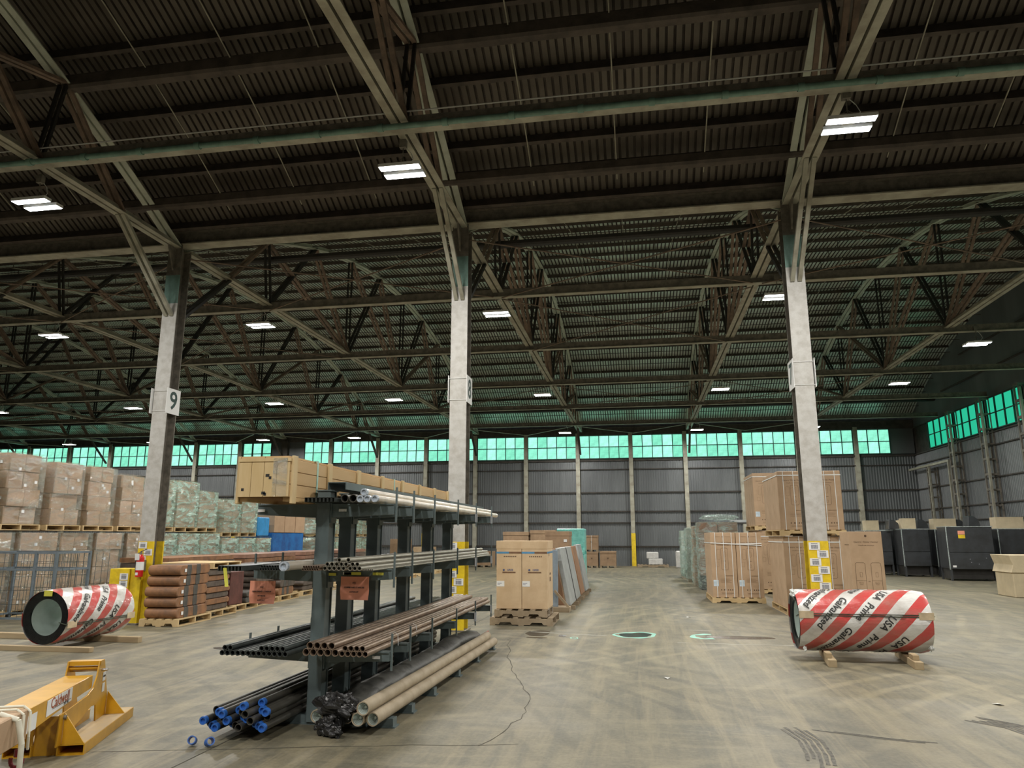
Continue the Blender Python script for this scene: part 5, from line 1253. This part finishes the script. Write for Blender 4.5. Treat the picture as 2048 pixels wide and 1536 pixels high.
# ================================================================ floor marks and scraps (flat, on the concrete)
CYAN = mat('turquoise floor paint', (.22, .62, .52), .55, 0, .2, 12, col2=(.35, .50, .40)); STAIN = mat('damp dark concrete', (.045, .045, .04), .22, 0, .2, 5); CRK = mat('dark crack', (.075, .068, .05), .9); CHALK = mat('pale scuff', (.48, .47, .40), .8); TYRE = mat('black tyre rubber mark', (.13, .122, .098), .7, 0, .3, 20)
def blob(cx, cy, rx, ry, z, seed, n=28, wob=.18, a0=0, a1=2*PI, ring=None):
    rg = random.Random(seed); ph = [rg.uniform(0, 6) for _ in range(4)]
    f = lambda a: 1+wob*(.5*math.sin(2*a+ph[0])+.3*math.sin(3*a+ph[1])+.2*math.sin(7*a+ph[2]))
    A = [a0+(a1-a0)*i/n for i in range(n+1)]; mb = MB()
    if ring is None: mb.add([(cx+rx*f(a)*math.cos(a), cy+ry*f(a)*math.sin(a), z) for a in A[:-1]], [tuple(range(n))])
    else:
        O = [(cx+rx*f(a)*math.cos(a), cy+ry*f(a)*math.sin(a), z) for a in A]; I = [(cx+(rx-ring*(1+.3*math.sin(3*a+ph[3])))*f(a)*math.cos(a), cy+(ry-ring*2*(1+.3*math.sin(4*a)))*f(a)*math.sin(a), z) for a in A]
        mb.add(O+I, [(i, i+1, n+2+i, n+1+i) for i in range(n)])
    return mb
blob(-.14, 12.78, .33, .42, .002, 1, ring=.055).build('paint_ring', CYAN, FLOOR); blob(-.14, 12.78, .27, .30, .0015, 2).build('damp_stain', STAIN, FLOOR)
blob(1.02, 12.78, .26, .36, .002, 3, a0=1.2, a1=5.1, ring=.07).build('paint_ring', CYAN, FLOOR); blob(1.5, 12.75, .5, .22, .0015, 4).build('damp_stain', STAIN, FLOOR)
blob(-1.10, 12.25, .07, .12, .002, 5, ring=.02).build('paint_ring', CYAN, FLOOR); blob(-1.75, 12.75, .22, .35, .0015, 6).build('damp_stain', STAIN, FLOOR); blob(-1.7, 12.2, .16, .08, .0016, 16).build('damp_stain', STAIN, FLOOR)
blob(-1.32, 12.5, .06, .12, .0015, 7).build('damp_stain', STAIN, FLOOR); blob(-5.6, 10.3, .55, .18, .0015, 8).build('damp_stain', STAIN, FLOOR)
def ribbon(pts, w_, m, name, z=.002, jit=.0, seed=0):
    rg = random.Random(seed); P = []
    for (a, b) in zip(pts, pts[1:]):
        for i in range(6): P.append((a[0]+(b[0]-a[0])*i/6+rg.uniform(-jit, jit), a[1]+(b[1]-a[1])*i/6+rg.uniform(-jit, jit)))
    P.append(pts[-1]); V = []; 
    for i, p_ in enumerate(P):
        q = P[min(i+1, len(P)-1)]; o_ = P[max(i-1, 0)]; d = Vector((q[0]-o_[0], q[1]-o_[1])).normalized(); ww = w_*(.6+.8*rg.random())/2
        V += [(p_[0]-d.y*ww, p_[1]+d.x*ww, z), (p_[0]+d.y*ww, p_[1]-d.x*ww, z)]
    return MB().add(V, [(2*i, 2*i+1, 2*i+3, 2*i+2) for i in range(len(P)-1)]).build(name, m, FLOOR)
ribbon([(-2.1, 12.0), (-2.02, 11.3), (-1.68, 9.7), (-1.42, 8.6), (-1.14, 7.7), (-1.12, 6.9), (-1.3, 6.0)], .008, CRK, 'floor_crack', jit=.035, seed=2)
ribbon([(-14, 12.95), (-4, 12.9), (6, 12.9), (14, 12.9)], .008, CRK, 'slab_joint'); ribbon([(-3.35, 1), (-3.3, 6), (-3.1, 13), (-3.1, 41)], .008, CRK, 'slab_joint')
ribbon([(-5, 5.1), (-2.6, 5.75), (-1, 6.1)], .007, CRK, 'floor_crack', jit=.02, seed=5)
for i, (a, b) in enumerate((((.7, 13.6), (1.6, 13.5)), ((.5, 12.0), (2.2, 11.95)), ((-1.9, 12.9), (-.6, 12.6)), ((2.2, 13.2), (3.2, 13.3)))): ribbon([a, b], .035, CHALK, 'scuff_line', jit=.02, seed=9+i)
def tyre(pts, n, w_, seed):
    """one skid: n parallel tread lines following a bent path"""
    rg = random.Random(seed); mb = MB()
    for c in range(n):
        off = (c-(n-1)/2)*w_/n; P = []
        for (p_, q_) in zip(pts, pts[1:]):
            d = Vector((q_[0]-p_[0], q_[1]-p_[1])).normalized()
            for i in range(8): P.append((p_[0]+(q_[0]-p_[0])*i/8-d.y*off, p_[1]+(q_[1]-p_[1])*i/8+d.x*off))
        k0 = rg.randint(0, 3); P = P[k0:len(P)-rg.randint(0, 5)]; V = []
        for i, p_ in enumerate(P):
            q_ = P[min(i+1, len(P)-1)]; o_ = P[max(i-1, 0)]; d = Vector((q_[0]-o_[0], q_[1]-o_[1])).normalized(); ww = w_/n*.30*(.7+.6*rg.random())
            V += [(p_[0]-d.y*ww, p_[1]+d.x*ww, .002), (p_[0]+d.y*ww, p_[1]-d.x*ww, .002)]
        mb.add(V, [(2*i, 2*i+1, 2*i+3, 2*i+2) for i in range(len(P)-1)])
    o = mb.build('tyre_mark', TYRE, FLOOR); o['kind'] = 'stuff'; return o
tyre([(1.20, 7.0), (1.28, 6.6), (1.26, 6.2), (1.18, 5.7)], 5, .22, 1); tyre([(2.85, 7.6), (3.1, 7.35), (3.2, 7.0), (3.2, 6.5)], 6, .26, 2); tyre([(1.3, 7.0), (1.9, 6.75), (2.6, 6.6)], 2, .08, 3)
SCR = mat('paper scrap', (.7, .7, .66), .7)
for i, (x, y, lb) in enumerate(((.85, 15.6, 'right of the aisle before the heater cartons'), (.25, 9.0, 'in the middle of the open floor'), (3.4, 8.2, 'near the right edge of the picture'), (-5.6, 6.6, 'between the yellow boom and the pipe rack'))):
    tag(MB().add([(0, 0, .003), (.07, .01, .012), (.09, .06, .003), (.01, .05, .018)], [(0, 1, 2, 3)]).build('paper_scrap', SCR, None, loc=(x, y, 0), rz=i), 'small white paper scrap on the floor %s' % lb, 'scrap')
# ================================================================ labels: tell look-alikes apart by their order
ORD = ['first', 'second', 'third', 'fourth', 'fifth', 'sixth', 'seventh', 'eighth', 'ninth', 'tenth', 'eleventh', 'twelfth', 'thirteenth', 'fourteenth', 'fifteenth', 'sixteenth']
same = {}
for o in bpy.data.objects:
    if o.parent is None and o.get('label') and o.get('group'): same.setdefault(o['label'], []).append(o)
for lb, os_ in same.items():
    if len(os_) < 2: continue
    os_.sort(key=lambda o: (o.location.x, o.location.y))
    for i, o in enumerate(os_): o['label'] = lb + (', %s from the left' % ORD[i])
